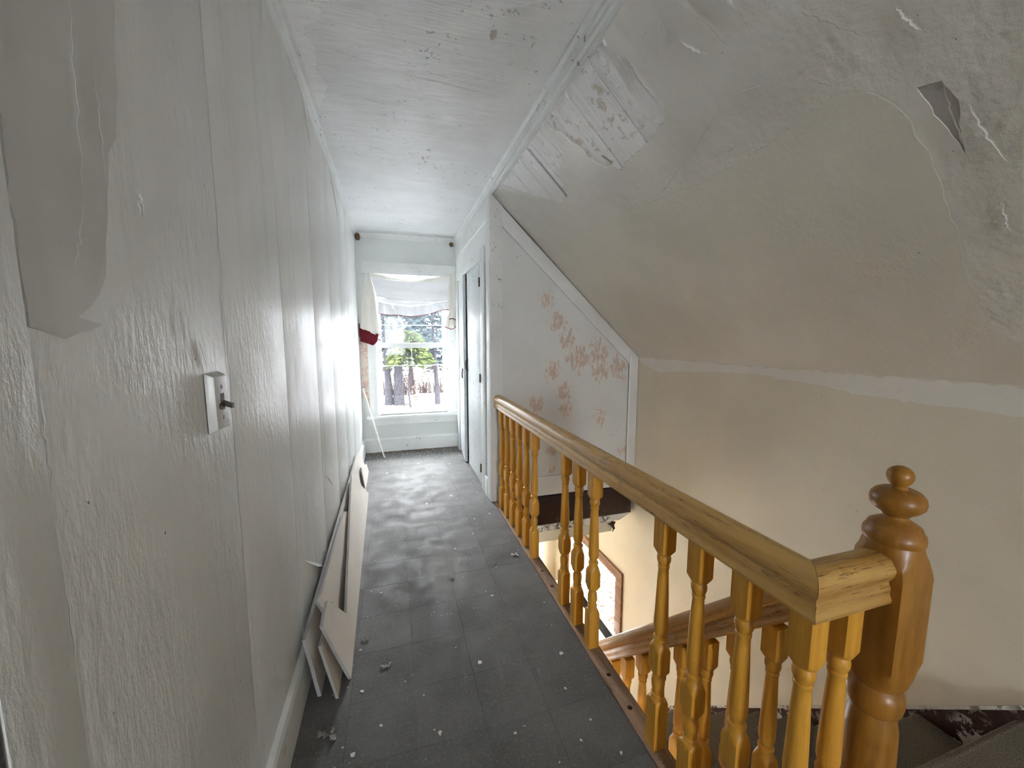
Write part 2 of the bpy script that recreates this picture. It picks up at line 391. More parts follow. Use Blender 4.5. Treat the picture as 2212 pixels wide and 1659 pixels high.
# bare wooden edge strip with empty baluster sockets
by = [2.667 - .1365 * k for k in range(17)]
missing = [6, 7, 11, 12]; BX = .735
def circ(x, y, r, n=14): return [(x + r * math.cos(i * 2 * math.pi / n), y + r * math.sin(i * 2 * math.pi / n)) for i in range(n)]
holes = [circ(.728, by[k] - .012, .0085) for k in missing]
st = sheet(rough_poly([(.7005, .455), (.762, .455), (.762, 2.80), (.7005, 2.80)], .05, .0012, 3), holes, lambda x, y, d: (x, y, .0035 + d), .03).build('trim_1', M['strip'])
tag(st, 'bare scuffed wooden floor-edge strip with empty baluster sockets under the railing', 'trim', kind='structure')
for k in missing: MB().rings([[(a, b, -.024) for a, b in circ(.728, by[k] - .012, .0084)], [(a, b, -.022) for a, b in circ(.728, by[k] - .012, .0084)]]).build('socket', M['hole'], st)
fas = bx('trim_2', M['cream'], .745, .760, .50, 2.80, -.30, -.028); tag(fas, 'cream fascia board below the hall floor edge', 'trim', kind='structure')

# left wall: slab, with each wide paper-covered board proud of it
wl = MB().box(-.50, -.362, .43, YF + .15, 0, CZ + .15).box(-.50, -.362, YB, -.45, 0, CZ + .15).box(-.50, -.362, -.45, .43, 2.05, CZ + .15).build('wall_left', M['wall_left'])
tag(wl, 'dull white board wall with vertical seams and stains', 'wall', kind='structure')
seams = [.43, .512, 1.0, 1.47, 2.02, 2.52, 3.02, 3.52, 4.0, YF]
for i in range(len(seams) - 1):
    a, b = seams[i] + .0008, seams[i + 1] - .0008; lean = .018 if 0 < i < 6 else 0; l0 = lean if i > 1 else 0; l1 = lean if i + 1 < len(seams) - 1 else 0
    d = .0015 * R.random() + (.004 if i == 0 else 0)
    MB().hexa([(-.364, a - l0, 0), (-.351 + d, a - l0, 0), (-.351 + d, b - l1, 0), (-.364, b - l1, 0), (-.364, a + l0, CZ), (-.351 + d, a + l0, CZ), (-.351 + d, b + l1, CZ), (-.364, b + l1, CZ)]).build('panel', M['wall_left'], wl, .0012, 40)
pp = rough_poly([(.40, 2.3), (.735, 2.3), (.717, 1.71), (.689, 1.52), (.667, 1.49), (.636, 1.33), (.605, 1.29), (.581, 1.275), (.62, 1.268), (.56, 1.25), (.52, 1.262), (.515, 1.29), (.515, 2.3)], .02, .006, 4)[1:]
pp = rough_poly([(.516, 2.3), (.735, 2.3), (.717, 1.71), (.689, 1.52), (.667, 1.49), (.636, 1.33), (.605, 1.29), (.581, 1.275), (.62, 1.268), (.56, 1.25), (.516, 1.262)], .02, .006, 4)
sheet(pp, [], lambda y, z, d: (-.3482 + d, y, z), .003).build('skim_patch', M['wall_smooth'], wl)
LW = dict(nrm=(1, 0, 0), mat=M['wall_left'], parent=wl)
def lflap(a, b, w, lift, side=(0, -1, 0), n=14, amp=.006, seed=0, x=-.3492):
    path = [(x, p.y, p.z) for p in jag((x, *a), (x, *b), n, amp, seed)]
    return flap('paper_flap', LW['mat'], path, side, (1, 0, 0), w, lift, wl)
lflap((.629, 1.66), (.612, 1.41), .007, .004, seed=2, x=-.3478); lflap((.612, 1.41), (.585, 1.33), .006, .003, seed=3, x=-.3478)
lflap((.66, 1.60), (.655, 1.45), .005, .003, seed=4, x=-.3478); lflap((.726, 1.468), (.735, 1.425), .012, .011, seed=5); lflap((.722, 1.455), (.727, 1.425), .010, .008, (0, -1, 0), seed=6)
lflap((.868, 1.25), (.893, 1.19), .011, .009, seed=7, amp=.002); lflap((.52, 1.24), (.516, 1.09), .008, .006, seed=8); lflap((.516, 1.08), (.513, .80), .006, .004, seed=9)
lflap((1.97, 2.345), (2.16, 2.16), .03, .016, (0, -.5, -.4), 14, .004, 11); lflap((2.75, 2.33), (3.1, 2.10), .025, .015, (0, -.5, -.4), 14, .004, 12); lflap((1.55, .42), (1.95, .16), .03, .016, (0, -.8, -.4), 16, .006, 13)
lflap((2.05, .58), (2.25, .45), .02, .012, (0, 1, -.3), 10, .01, 14); lflap((1.008, 1.5), (1.0, 1.1), .004, .003, seed=15, n=20, amp=.002)
lflap((.83, 1.32), (.84, 1.24), .006, .003, seed=16); lflap((.80, 1.30), (.80, 1.25), .005, .003, seed=17); lflap((.845, 1.06), (.86, .93), .006, .003, seed=18)
bl = MB().prism([(-.3505, .43, 0), (-.332, .43, 0), (-.332, .43, .135), (-.337, .43, .150), (-.3505, .43, .158)], (0, YF - .43, 0)).build('baseboard_left', M['trim']); tag(bl, 'chipped white baseboard along the long left wall', 'baseboard', kind='structure')
d2 = bx('door_2', M['dark_brown'], -.44, -.40, -.448, .428, .005, 2.045, None, .003); bx('casing', M['dark_brown'], -.362, -.3485, .400, .4295, .005, 2.05, d2, .002); tag(d2, 'dark door leaf at the near end of the left wall', 'door', kind='structure')

# ceiling
ce = bx('ceiling', M['ceiling'], -.50, .80, YB - .15, YF + .15, CZ, CZ + .15); tag(ce, 'flat white ceiling with flaking cracked paint', 'ceiling', kind='structure')
def cflap(a, b, w, lift, side, n=12, amp=.008, seed=0):
    return flap('paint_flap', M['ceiling'], [(p.x, p.y, CZ - .0005) for p in jag((*a, CZ), (*b, CZ), n, amp, seed)], side, (0, 0, -1), w, lift, ce)
cflap((0.0, 1.80), (.62, 1.86), .007, .004, (0, 1, 0), 40, .010, 21); cflap((-.2, 1.74), (.0, 1.79), .004, .003, (0, 1, 0), 16, .006, 22)
cflap((.40, 1.38), (.52, 1.30), .01, .006, (0, 1, 0), 10, .006, 23); cflap((-.12, 2.02), (0, 2.06), .006, .004, (0, 1, 0), 12, .008, 24); cflap((-.15, 2.5), (0, 2.53), .006, .004, (0, 1, 0), 12, .008, 25)
for i, (x, y) in enumerate([(-.16, 1.62), (-.12, 1.70), (-.13, 1.66), (-.08, 1.70), (-.02, 1.55), (.05, 1.58), (.08, 1.62), (.11, 1.66), (.15, 1.62), (.02, 1.52), (.2, 1.6), (.1, 1.75), (.09, 1.8), (.38, 1.50), (.40, 1.55), (.25, 1.55), (.3, 1.46), (-.05, 1.44), (.32, 1.40), (.5, 1.62), (.48, 1.70), (-.25, 1.60), (-.22, 1.66), (.2, 2.8), (.25, 2.9), (.3, 2.84), (.5, 2.6), (.55, 2.7), (-.1, 2.2), (.1, 2.35), (.44, 2.02), (.36, 2.0), (.5, 2.08)]):
    a = R.uniform(0, 6.28); L = R.uniform(.012, .032)
    cflap((x, y), (x + L * math.cos(a), y + L * .6 * math.sin(a)), R.uniform(.006, .014), R.uniform(.004, .009), (math.sin(a), -math.cos(a), 0), 6, .004, 30 + i)
def patchc(name, poly, mat, seed): return sheet(rough_poly(poly, .012, .008, seed), [], lambda x, y, d: (x, y, CZ - .0016 - d), .0016).build(name, mat, ce)
patchc('bare_patch', [(-.31, 1.50), (-.19, 1.48), (-.20, 1.60), (-.27, 1.66), (-.25, 1.78), (-.27, 1.9), (-.24, 2.0), (-.31, 2.2)], M['plank'], 3)
patchc('bare_patch', [(.375, 1.485), (.392, 1.48), (.396, 1.515), (.382, 1.53)], M['bare'], 5)
# crown mouldings
bx('ceiling_drop', M['ceiling'], .706, .84, YB, YF, 2.262, CZ + .1, ce)
cp = [(0, 0), (0, -.085), (-.012, -.085), (-.016, -.070), (-.024, -.062), (-.024, -.045), (-.030, -.038), (-.032, -.02), (-.045, -.010), (-.045, 0)]
def crown(name, pts, ext, label, mat=M['trim']): return tag(MB().prism(pts, ext).build(name, mat, None, 0, 30), label, 'moulding', kind='structure')
crown('trim_3', [(.712 + a, YB, CZ + b) for a, b in cp], (0, YF - YB, 0), 'chipped white crown moulding between flat ceiling and slope')
crown('trim_4', [(XL - a * .55, .43, CZ + b * .5) for a, b in cp], (0, YF - .43, 0), 'narrow white crown moulding along the top of the left wall')
crown('trim_5', [(XL, YF + a * .5, CZ + b * .62) for a, b in cp], (.69 - XL, 0, 0), 'narrow white crown moulding above the hall window')

# sloped ceiling: slab, exposed planks, torn skin in front
SB = .020
sl = MB().hexa([slope(YB - .1, 0, -SB - .10), slope(YF + .15, 0, -SB - .10), slope(YF + .15, SL + .25, -SB - .10), slope(YB - .1, SL + .25, -SB - .10),
                slope(YB - .1, 0, -SB), slope(YF + .15, 0, -SB), slope(YF + .15, SL + .25, -SB), slope(YB - .1, SL + .25, -SB)]).build('ceiling_slope', M['bare'])
tag(sl, 'cracked cream sloping ceiling above the stairs with torn-away paper', 'ceiling', kind='structure')
pb = [2.80, 2.58, 2.375, 2.215, 2.075, 2.03, 1.81, 1.592, 1.40, 1.22, 1.03, .84]
for i in range(len(pb) - 1):
    y1, y0 = pb[i] - .0015, pb[i + 1] + .0015
    if i == 3: y0 += .018
    q = -.0045 - R.random() * .002
    MB().hexa([slope(y0, 0, -SB), slope(y1, 0, -SB), slope(y1, .62, -SB), slope(y0, .62, -SB), slope(y0, 0, q), slope(y1, 0, q), slope(y1, .62, q), slope(y0, .62, q)]).build('plank', M['plank'], sl, .0015, 40)
hole1 = [(2.80, .004), (2.60, .02), (2.45, .14), (2.29, .274), (2.20, .345), (2.165, .358), (2.08, .345), (2.016, .305), (2.025, .25), (1.99, .215), (1.945, .205), (1.885, .18), (1.845, .157), (1.82, .11), (1.803, .075), (1.775, .10), (1.765, .16), (1.736, .203), (1.728, .276), (1.68, .347), (1.598, .404), (1.561, .384), (1.435, .382), (1.275, .357), (1.235, .304), (1.240, .20), (1.25, .125), (1.275, .09), (1.287, .076), (1.30, .004)]
hole1 = rough_poly(hole1[:-1], .012, .007, 9, False) + [hole1[-1]]
hole2 = rough_poly([(1.10, .125), (1.107, .174), (1.065, .195), (1.045, .18), (1.07, .15)], .012, .005, 11)
hole3 = rough_poly([(.656, .65), (.615, .66), (.603, .719), (.618, .79), (.626, .85), (.64, .76)], .015, .005, 12)
hole4 = rough_poly([(1.655, .30), (1.635, .305), (1.615, .345), (1.63, .36)], .012, .004, 13)
grid = [(-.6 + i * .04 + R.uniform(-.01, .01), .02 + j * .04 + R.uniform(-.01, .01)) for i in range(84) for j in range(42)]
def sdisp(y, s):
    v = noise.noise(Vector((y * 3, s * 3, .3))) * .003 + noise.noise(Vector((y * 9, s * 9, 4.3))) * .0012
    k = math.exp(-((y - 1.0) / .16) ** 2 - ((s - .17) / .16) ** 2)         # buckled paper near the top
    return v + k * (noise.noise(Vector((y * 16, s * 9, 2.1))) * .010)
sk = sheet([(YB, 0), (2.80, 0), (2.80, SL), (YB, SL)], [hole1, hole3, hole4], lambda y, s, d: slope(y, s, d), .006, grid, sdisp).build('plaster_skin', M['slope'], sl, 0, 35)
MB().hexa([slope(2.82, 0, -SB), slope(YF, 0, -SB), slope(YF, SL, -SB), slope(2.82, SL, -SB), slope(2.82, 0, 0), slope(YF, 0, 0), slope(YF, SL, 0), slope(2.82, SL, 0)]).build('plaster_skin', M['slope'], sl)
coat = rough_poly([(2.80, .516), (2.45, .54), (2.073, .562), (1.595, .594), (1.325, .616), (1.112, .618), (.937, .594), (.813, .575), (.754, .588), (.703, .662), (.68, .818), (.693, .989), (.721, 1.234), (.725, 1.426), (.679, 1.55), (.60, SL - .002), (2.80, SL - .002)], .03, .014, 22)
sheet(coat, [], lambda y, s, d: slope(y, s, d + .0008), .001, grid, sdisp).build('cream_coat', M['slope_cream'], sl, 0, 35)
bare = MB()
for hp in (hole3, hole4):
    c = Vector((sum(p[0] for p in hp), sum(p[1] for p in hp))) / len(hp); b = [slope(c[0] + (p[0] - c[0]) * 1.05, c[1] + (p[1] - c[1]) * 1.05, -.0025) for p in hp]
    bare.add([slope(c[0], c[1], -.0025)] + b, [(0, i + 1, (i + 1) % len(b) + 1) for i in range(len(b))])
bare.build('bare_plaster', M['bare'], sl)
def sflap(a, b, w, lift, side, n=16, amp=.008, seed=0, mat='slope', h=.004):
    path = [slope(p.x, p.y, h + sdisp(p.x, p.y)) for p in jag((*a, 0), (*b, 0), n, amp, seed)]
    return flap('paper_flap', M[mat], path, SD * side[1] + Vector((0, side[0], 0)), SN, w, lift, sl)
for i, (a, b, w, l, sd) in enumerate([
    ((1.332, .062), (1.336, .21), .022, .016, (-1, 0)), ((1.25, .125), (1.237, .30), .010, .008, (1, 0)), ((1.205, .02), (1.25, .125), .008, .006, (-1, 0)),
    ((1.02, .10), (.985, .20), .014, .010, (-1, 0)), ((.985, .20), (.96, .30), .014, .010, (-1, 0)), ((1.06, .205), (1.016, .281), .012, .008, (1, 0)), ((.93, .12), (.91, .22), .016, .012, (-1, 0)), ((.90, .15), (.89, .30), .012, .010, (-1, 0)),
    ((1.09, .12), (1.10, .185), .03, .014, (-1, 0)), ((1.245, .30), (1.218, .432), .005, .003, (-1, 0)), ((1.30, .52), (1.05, .42), .005, .003, (0, 1)), ((1.195, .556), (1.08, .56), .005, .003, (0, 1)), ((1.55, .60), (1.25, .50), .004, .003, (0, 1)),
    ((.78, .35), (.70, .48), .008, .006, (-1, 0)), ((.63, .47), (.61, .54), .008, .006, (1, 0)), ((.615, .66), (.624, .85), .007, .005, (-1, 0)), ((.59, .73), (.57, .90), .006, .004, (1, 0)), ((.60, 1.0), (.605, 1.1), .006, .004, (1, 0)), ((.83, .50), (.79, .55), .008, .006, (-1, 0)),
    ((.86, .48), (.82, .47), .008, .005, (0, 1)), ((.56, 1.32), (.58, 1.45), .005, .003, (1, 0)), ((1.0, .42), (.9, .45), .006, .004, (0, 1)), ((2.4, .5), (1.9, .62), .004, .003, (0, 1))]):
    sflap(a, b, w, l, sd, 14, .008, 60 + i)
for i in range(26):                         # curls along the lower edge of the crown
    y = R.uniform(.9, 2.6); sflap((y, .012), (y + R.uniform(-.03, .03), R.uniform(.025, .06)), R.uniform(.006, .015), R.uniform(.006, .016), (R.choice((-1, 1)), 0), 7, .005, 90 + i, 'plank', .002)

# right-hand wall of the stairs, with the hall window opening far below
wy0, wy1, wz0, wz1 = 3.00, 3.99, -1.76, -.99
wr = MB().box(XR, XR + .15, YB - .1, wy0, ZL - .1, 1.10).box(XR, XR + .15, wy1, YF + .15, ZL - .1, 1.10).box(XR, XR + .15, wy0, wy1, ZL - .1, wz0).box(XR, XR + .15, wy0, wy1, wz1, 1.10).build('wall_right', M['cream'])
tag(wr, 'cream plastered wall beside the stairs', 'wall', kind='structure')
bp = rough_poly([(2.80, 1.094), (2.76, 1.060), (2.52, .992), (2.30, 1.02), (2.03, 1.034), (1.85, 1.050), (1.696, 1.054), (1.58, 1.048), (1.473, 1.034), (1.36, 1.032), (1.248, 1.018), (1.20, 1.005), (1.101, 1.006), (.95, 1.0), (.842, 1.004), (.708, .998), (.4, .98), (-.4, .99), (-.4, 1.094)], .02, .010, 15)
sheet(bp, [], lambda y, z, d: (XR - .0012 - d, y, z), .0012).build('skim_band', M['skim'], wr)
sk2 = MB().prism([(XR - .002, YB, .098), (XR - .002, .56, .098), (XR - .002, 3.20, -2.542), (XR - .002, 3.20, -2.80), (XR - .002, .56, -.16), (XR - .002, YB, .001)], (-.016, 0, 0)).build('baseboard_right', M['skirt'])
tag(sk2, 'flaking maroon and white skirting board following the stairs', 'baseboard', kind='structure')
MB().prism([(XR - .018, .56, .102), (XR - .018, 3.20, -2.538), (XR - .018, 3.20, -2.552), (XR - .018, .56, .088)], (-.006, 0, 0)).build('skirting_cap', M['chippy'], sk2)

# far wall with the window opening; hall below has an unseen opening added for light
ox0, ox1, oz0, oz1 = -.185, .592, .40, 1.945
wf = (MB().box(-.5, ox0, YF, YF + .15, -.3, CZ + .1).box(ox1, XR + .15, YF, YF + .15, -.3, CZ + .1).box(ox0, ox1, YF, YF + .15, -.3, oz0).box(ox0, ox1, YF, YF + .15, oz1, CZ + .1)).build('wall_far', M['far_wall'])
tag(wf, 'white painted end wall around the hall window', 'wall', kind='structure')
sheet(rough_poly([(-.348, .62), (-.268, .50), (-.268, 1.20), (-.348, 1.26)], .02, .006, 6), [], lambda x, z, d: (x, YF - .002 - d, z), .002).build('wallpaper_strip', M['pinkpaper'], wf)
wf2 = MB().box(-1.6, -1.2, YF, YF + .15, ZL - .1, -.3).box(-.3, XR + .15, YF, YF + .15, ZL - .1, -.3).box(-1.2, -.3, YF, YF + .15, ZL - .1, -2.2).box(-1.2, -.3, YF, YF + .15, -.75, -.3).build('wall_hall_below', M['cream_lower']); tag(wf2, 'warm cream wall of the hall below the stairs', 'wall', kind='structure')
tag(MB().box(-1.7, -1.55, YB, 2.7, ZL - .1, -.24).box(-1.7, -1.55, 3.4, YF + .15, ZL - .1, -.24).box(-1.7, -1.55, 2.7, 3.4, ZL - .1, -.24).build('wall_hall_left', M['cream_lower']), 'cream left wall of the hall below', 'wall', kind='structure')
tag(MB().box(-1.7, -1.3, -1.6, -1.5, ZL - .1, -.24).box(.1, XR + .1, -1.6, -1.5, ZL - .1, -.24).box(-1.3, .1, -1.6, -1.5, ZL - .1, -2.3).box(-1.3, .1, -1.6, -1.5, -.6, -.24).build('wall_hall_rear', M['cream_lower']), 'cream rear wall of the hall below', 'wall', kind='structure')  # unseen opening added in this wall to light hall and stairwell
tag(bx('floor_hall_below', M['strip'], -1.7, XR + .1, -1.6, YF + .15, ZL - .15, ZL), 'floor of the hall below', 'floor', kind='structure')
tag(MB().box(-1.7, .70, YB - .1, YF + .15, -.30, -.24).box(.70, XR, 2.86, YF + .15, -.30, -.24).box(.70, XR, YB - .1, .57, -.3, -.24).build('ceiling_hall_below', M['cream_lower']), 'cream ceiling of the hall below', 'ceiling', kind='structure')
bb = MB().prism([(XL, YF, 0), (XL, YF - .018, 0), (XL, YF - .018, .138), (XL, YF - .010, .155), (XL, YF, .155)], (.69 - XL, 0, 0)).build('baseboard_far', M['trim']); tag(bb, 'dusty white baseboard under the hall window', 'baseboard', kind='structure')
# rear wall, behind the camera, with an invented opening added for fill light
tag(MB().box(-.6, -.5, YB - .15, YB, -.3, CZ + .2).box(-.5, -.30, YB - .15, YB, -.3, CZ + .2).box(.38, XR + .15, YB - .15, YB, -.3, CZ + .2).box(-.30, .38, YB - .15, YB, -.3, .65).box(-.30, .38, YB - .15, YB, 2.05, CZ + .2).build('wall_rear', M['cream']), 'rear wall of the landing', 'wall', kind='structure')

# closet wall facing the hall, with its door opening
dy0, dy1, dz = 3.10, 4.26, 1.87
wc = MB().box(.69, .78, 2.806, dy0, 0, CZ).box(.69, .78, dy1, YF, 0, CZ).box(.69, .78, dy0, dy1, dz, CZ).build('wall_closet', M['trim']); tag(wc, 'white boarded closet wall at the end of the hall', 'wall', kind='structure')
bx('corner_board', M['trim'], .678, .690, 2.8005, 2.90, 0, 2.262, wc, .002); bx('baseboard', M['trim'], .674, .690, 2.90, 2.99, 0, .15, wc, .003)
bx('frieze_board', M['trim'], .680, .690, 2.90, YF, 2.12, 2.262, wc, .002)
tag(bx('floor_closet', M['hole'], .80, XR, 2.90, YF, -.003, .001), 'dark floor inside the closet', 'floor', kind='structure')
# gable face of the closet, over the stairs
def gz(x): return slope(0, (x - S0.x) / SD.x).z
wg = MB().prism([(.69, 2.80, 0), (.69, 2.80, gz(.70)), (XR, 2.80, gz(XR)), (XR, 2.80, 0)], (0, .08, 0)).build('wall_gable', M['gable']); tag(wg, 'grey closet end wall with paint peeled to pink paper', 'wall', kind='structure')
MB().prism([(.679, 2.785, .004), (.679, 2.785, gz(.70) - .008), (.772, 2.785, gz(.772) - .008), (.772, 2.785, .004)], (0, .0148, 0)).build('corner_board', M['trim_grey'], wg, .002, 40)
MB().prism([(.772, 2.786, gz(.772) - .014), (.772, 2.786, gz(.772) - .150), (1.865, 2.786, gz(1.865) - .135), (1.865, 2.786, gz(1.865) - .014)], (0, .0138, 0)).build('rake_board', M['trim_grey'], wg, .002, 40)
bx('edge_board', M['trim_grey'], 1.865, 1.946, 2.786, 2.7998, .004, gz(1.94) - .012, wg, .002)
bx('edge_bead', M['trim'], 1.858, 1.872, 2.777, 2.786, .004, gz(1.87) - .05, wg, .003)
bx('baseboard', M['trim_grey'], .772, 1.858, 2.784, 2.80, .002, .160, wg, .003)
tr = bx('trim_6', M['dark_brown'], .762, 1.915, 2.772, 2.83, -.236, -.004, None, .002); tag(tr, 'dark brown header board below the closet end wall', 'trim', kind='structure')
ch = MB().prism([(.762, 2.765, -.238), (1.915, 2.765, -.238), (1.80, 2.765, -.292), (.762, 2.765, -.292)], (0, .075, 0)).build('trim_7', M['chippy'], None, .003, 40); tag(ch, 'flaking white moulding under the dark header board', 'trim', kind='structure')
bx('fillet', M['cream'], .762, 1.742, 2.785, 2.86, -.392, -.293, ch, .002)
hk = MB().tube([(1.742, 2.775, -.300), (1.738, 2.772, -.335), (1.75, 2.765, -.36), (1.735, 2.76, -.385)], [.012, .016, .010, .005], 7).tube([(1.70, 2.77, -.315), (1.742, 2.765, -.325), (1.765, 2.772, -.305)], [.006, .011, .005], 7).build('iron_hook', M['iron'], ch, 0, 50)
# ------------------------------------------------------------------ hall window
w1 = empty('window_1', (.2, YF, .4), 'tall double-hung window with white casing at the end of the hall', 'window', kind='structure')
T = M['trim']; yc = YF - .030
bx('head_casing', T, -.292, .688, yc - .006, YF, 1.93, 2.052, w1, .003)
bx('side_casing', T, -.268, ox0, yc, YF, .41, 1.93, w1, .003); bx('side_casing', T, ox1, .688, yc, YF, .41, 1.93, w1, .003)
bx('stool', T, -.305, .688, YF - .055, YF + .06, .378, .408, w1, .004); bx('apron', T, -.285, .685, yc + .004, YF, .305, .378, w1, .003)
bx('jamb', T, ox0, ox0 + .022, YF, YF + .14, .40, 1.945, w1); bx('jamb', T, ox1 - .022, ox1, YF, YF + .14, .40, 1.945, w1); bx('head_jamb', T, ox0, ox1, YF, YF + .14, 1.925, 1.945, w1); bx('outer_sill', T, ox0, ox1, YF + .06, YF + .16, .378, .415, w1)
a, b = ox0 + .022, ox1 - .022
ls = MB().box(a, a + .036, YF + .03, YF + .062, .415, 1.205).box(b - .036, b, YF + .03, YF + .062, .415, 1.205).box(a + .036, b - .036, YF + .03, YF + .062, .415, .468).box(a + .036, b - .036, YF + .03, YF + .062, 1.150, 1.205).build('lower_sash', T, w1)
us = MB().box(a, a + .034, YF + .066, YF + .098, 1.17, 1.925).box(b - .034, b, YF + .066, YF + .098, 1.17, 1.925).box(a + .034, b - .034, YF + .066, YF + .098, 1.17, 1.208).box(a + .034, b - .034, YF + .066, YF + .098, 1.875, 1.925).build('upper_sash', T, w1)
bx('pane', M['glass'], a + .034, b - .034, YF + .044, YF + .047, .466, 1.152, ls); bx('pane', M['glass_dusty'], a + .032, b - .032, YF + .080, YF + .083, 1.206, 1.877, us)
bx('muntin', M['metal'], a + .036, b - .036, YF + .110, YF + .116, .946, .953, ls); bx('muntin', M['metal'], .190, .196, YF + .110, YF + .116, .95, 1.16, ls); bx('storm_bar', T, a + .03, b - .03, YF + .112, YF + .118, 1.400, 1.408, us)
MB().tube([(.17, YF + .028, 1.21), (.20, YF + .022, 1.222), (.225, YF + .03, 1.214)], .006, 7).build('sash_lock', M['iron'], us, 0, 50)

# window in the stair wall, far below
w2 = empty('window_2', (XR, 3.5, wz0), 'brown-cased window low in the stair wall', 'window', kind='structure')
C = M['casing_brown']
bx('head_casing', C, XR - .022, XR, 2.895, 4.09, wz1, wz1 + .095, w2, .004); bx('side_casing', C, XR - .022, XR, 2.895, 3.0, wz0, wz1, w2, .004); bx('side_casing', C, XR - .022, XR, 3.99, 4.09, wz0, wz1, w2, .004)
bx('stool', M['chippy'] if False else M['skim'], XR - .20, XR + .12, 2.84, 4.2, wz0 - .035, wz0, w2, .004)
MB().box(XR + .09, XR + .12, 3.0, 3.04, wz0, wz1).box(XR + .09, XR + .12, 3.86, 3.99, wz0, wz1).box(XR + .09, XR + .12, 3.04, 3.86, wz0, wz0 + .05).box(XR + .09, XR + .12, 3.04, 3.86, wz1 - .03, wz1).build('sash', M['trim'], w2)
bx('pane', M['glass'], XR + .103, XR + .106, 3.04, 3.86, wz0 + .05, wz1 - .03, w2)
bx('sash_gap_shade', M['hole'], XR + .087, XR + .090, 3.858, 3.866, wz0, wz1, w2)  # black strip painted in for the shaded gap beside the sash stile

# ------------------------------------------------------------------ closet doors
dn = empty('door_1', (.69, 3.4, 0), 'chipped white closet door standing ajar beside the railing', 'door', kind='structure')
D = M['door']
bx('casing', M['trim'], .672, .690, 2.99, dy0, 0, 1.955, dn, .003); bx('casing', M['trim'], .672, .690, dy1, 4.36, 0, 1.955, dn, .003); bx('casing', M['trim'], .672, .690, dy0, dy1, dz, 1.955, dn, .003)
near = bx('leaf', D, .684, .712, 3.104, 3.735, .012, 1.862, dn, .002)
far = MB().hexa([(.655, 3.80, .012), (.683, 3.80, .012), (.712, 4.255, .012), (.690, 4.255, .012), (.655, 3.80, 1.862), (.683, 3.80, 1.862), (.712, 4.255, 1.862), (.690, 4.255, 1.862)]).build('leaf', D, dn, .002, 40)
for z in (.17, .93, 1.70): MB().box(.668, .686, 3.098, 3.108, z - .035, z + .035).tube([(.667, 3.102, z - .036), (.667, 3.102, z + .036)], .005, 8).build('hinge', M['iron'], near)
MB().tube([(.652, 3.83, 1.10), (.625, 3.83, 1.09), (.620, 3.83, 1.03), (.622, 3.83, .97), (.651, 3.83, .955)], .0045, 7).build('pull_handle', M['metal'], far, 0, 50)
MB().tube([(.652, 3.85, .955), (.645, 3.845, .90), (.648, 3.845, .86)], .006, 7).build('hook', M['iron'], far, 0, 50)
MB().tube([(.684, 3.71, 1.05), (.662, 3.71, 1.04), (.660, 3.71, .96), (.684, 3.71, .95)], .0045, 7).build('pull_handle', M['iron'], near, 0, 50)

# ------------------------------------------------------------------ turned woodwork
def ring(z, a, r, n=24, cx=0, cy=0):
    out = []
    for i in range(n):
        t = (i + .0) * 2 * math.pi / n; c, s = math.cos(t), math.sin(t); q = min(a / max(abs(c), abs(s)), r) if a else r
        out.append((cx + c * q, cy + s * q, z))
    return out
A = .0218; BIG = .040
def baluster_mesh(h, foot):
    """square head, turned urn, tapering shaft, square block, small vase, square foot; h total height, foot = foot block height"""
    z0 = foot - .165
    pr = [(0, A, BIG), (.150, A, BIG), (.157, A, .027), (.161, A, .0215), (.165, 0, .0170), (.169, 0, .0165), (.171, 0, .0185), (.175, 0, .0195), (.178, 0, .0165),
          (.186, 0, .0165), (.200, 0, .0188), (.213, 0, .0200), (.226, 0, .0185), (.237, 0, .0145), (.241, 0, .0140), (.244, 0, .0175),
          (.247, A, .0215), (.254, A, .0265), (.262, A, BIG), (.318, A, BIG), (.330, A, .0275), (.337, A, .0220), (.340, 0, .0205), (.347, 0, .0175), (.351, 0, .0165), (.354, 0, .0200), (.362, 0, .0205), (.366, 0, .0150),
          (.371, 0, .0145), (.378, 0, .0175), (.388, 0, .0203), (.400, 0, .0208), (.440, 0, .0198), (.500, 0, .0180), (.560, 0, .0155), (.580, 0, .0145), (.583, 0, .0165), (.588, 0, .0168), (.591, 0, .0145),
          (.596, 0, .0165), (.605, 0, .0195), (.614, 0, .0198), (.621, 0, .0175), (.624, 0, .0165), (.628, A, .0215), (.634, A, .0275), (.640, A, BIG)]
    rs = []
    for z, a, r in pr:
        zz = z + z0 if z > .1 else 0
        rs.append(ring(zz, a, r))
    rs.append(ring(h, A, BIG))
    me = MB().rings(rs).mesh('baluster'); me.materials.append(M['baluster'])
    for f in me.polygons: f.use_smooth = True
    me.set_sharp_from_angle(angle=math.radians(38)); return me

prof = [(-.0325, .0), (-.0335, .006), (-.0310, .012), (-.0290, .017), (-.0300, .024), (-.0290, .031), (-.0262, .036), (-.0258, .041), (-.0290, .046), (-.0330, .053), (-.0345, .062), (-.0325, .072), (-.0265, .081), (-.0170, .087), (-.006, .0895)]
prof = prof + [(-x, z) for x, z in prof[::-1]]
RB = .742
ba = empty('landing_railing', (BX, 1.6, 0), 'orange-varnished railing with turned balusters and newel post guarding the stairwell', 'railing')
MB().rings([[(BX + x, 2.784, RB + z) for x, z in prof], [(BX + x, 2.0, RB + z + .001) for x, z in prof], [(BX + x, 1.2, RB + z - .001) for x, z in prof], [(BX + x, .486 + x + .0006, RB + z) for x, z in prof]]).build('handrail', M['rail_y'], ba, 0, 30)
tag(MB().rings([[(BX + x + .0006, .486 + x, RB + z) for x, z in prof], [(.908, .486 + x, RB + z) for x, z in prof]]).build('return_handrail', M['rail_x'], ba, 0, 30), 'short return handrail mitred into the newel post')
bm_full = baluster_mesh(.745, .165)
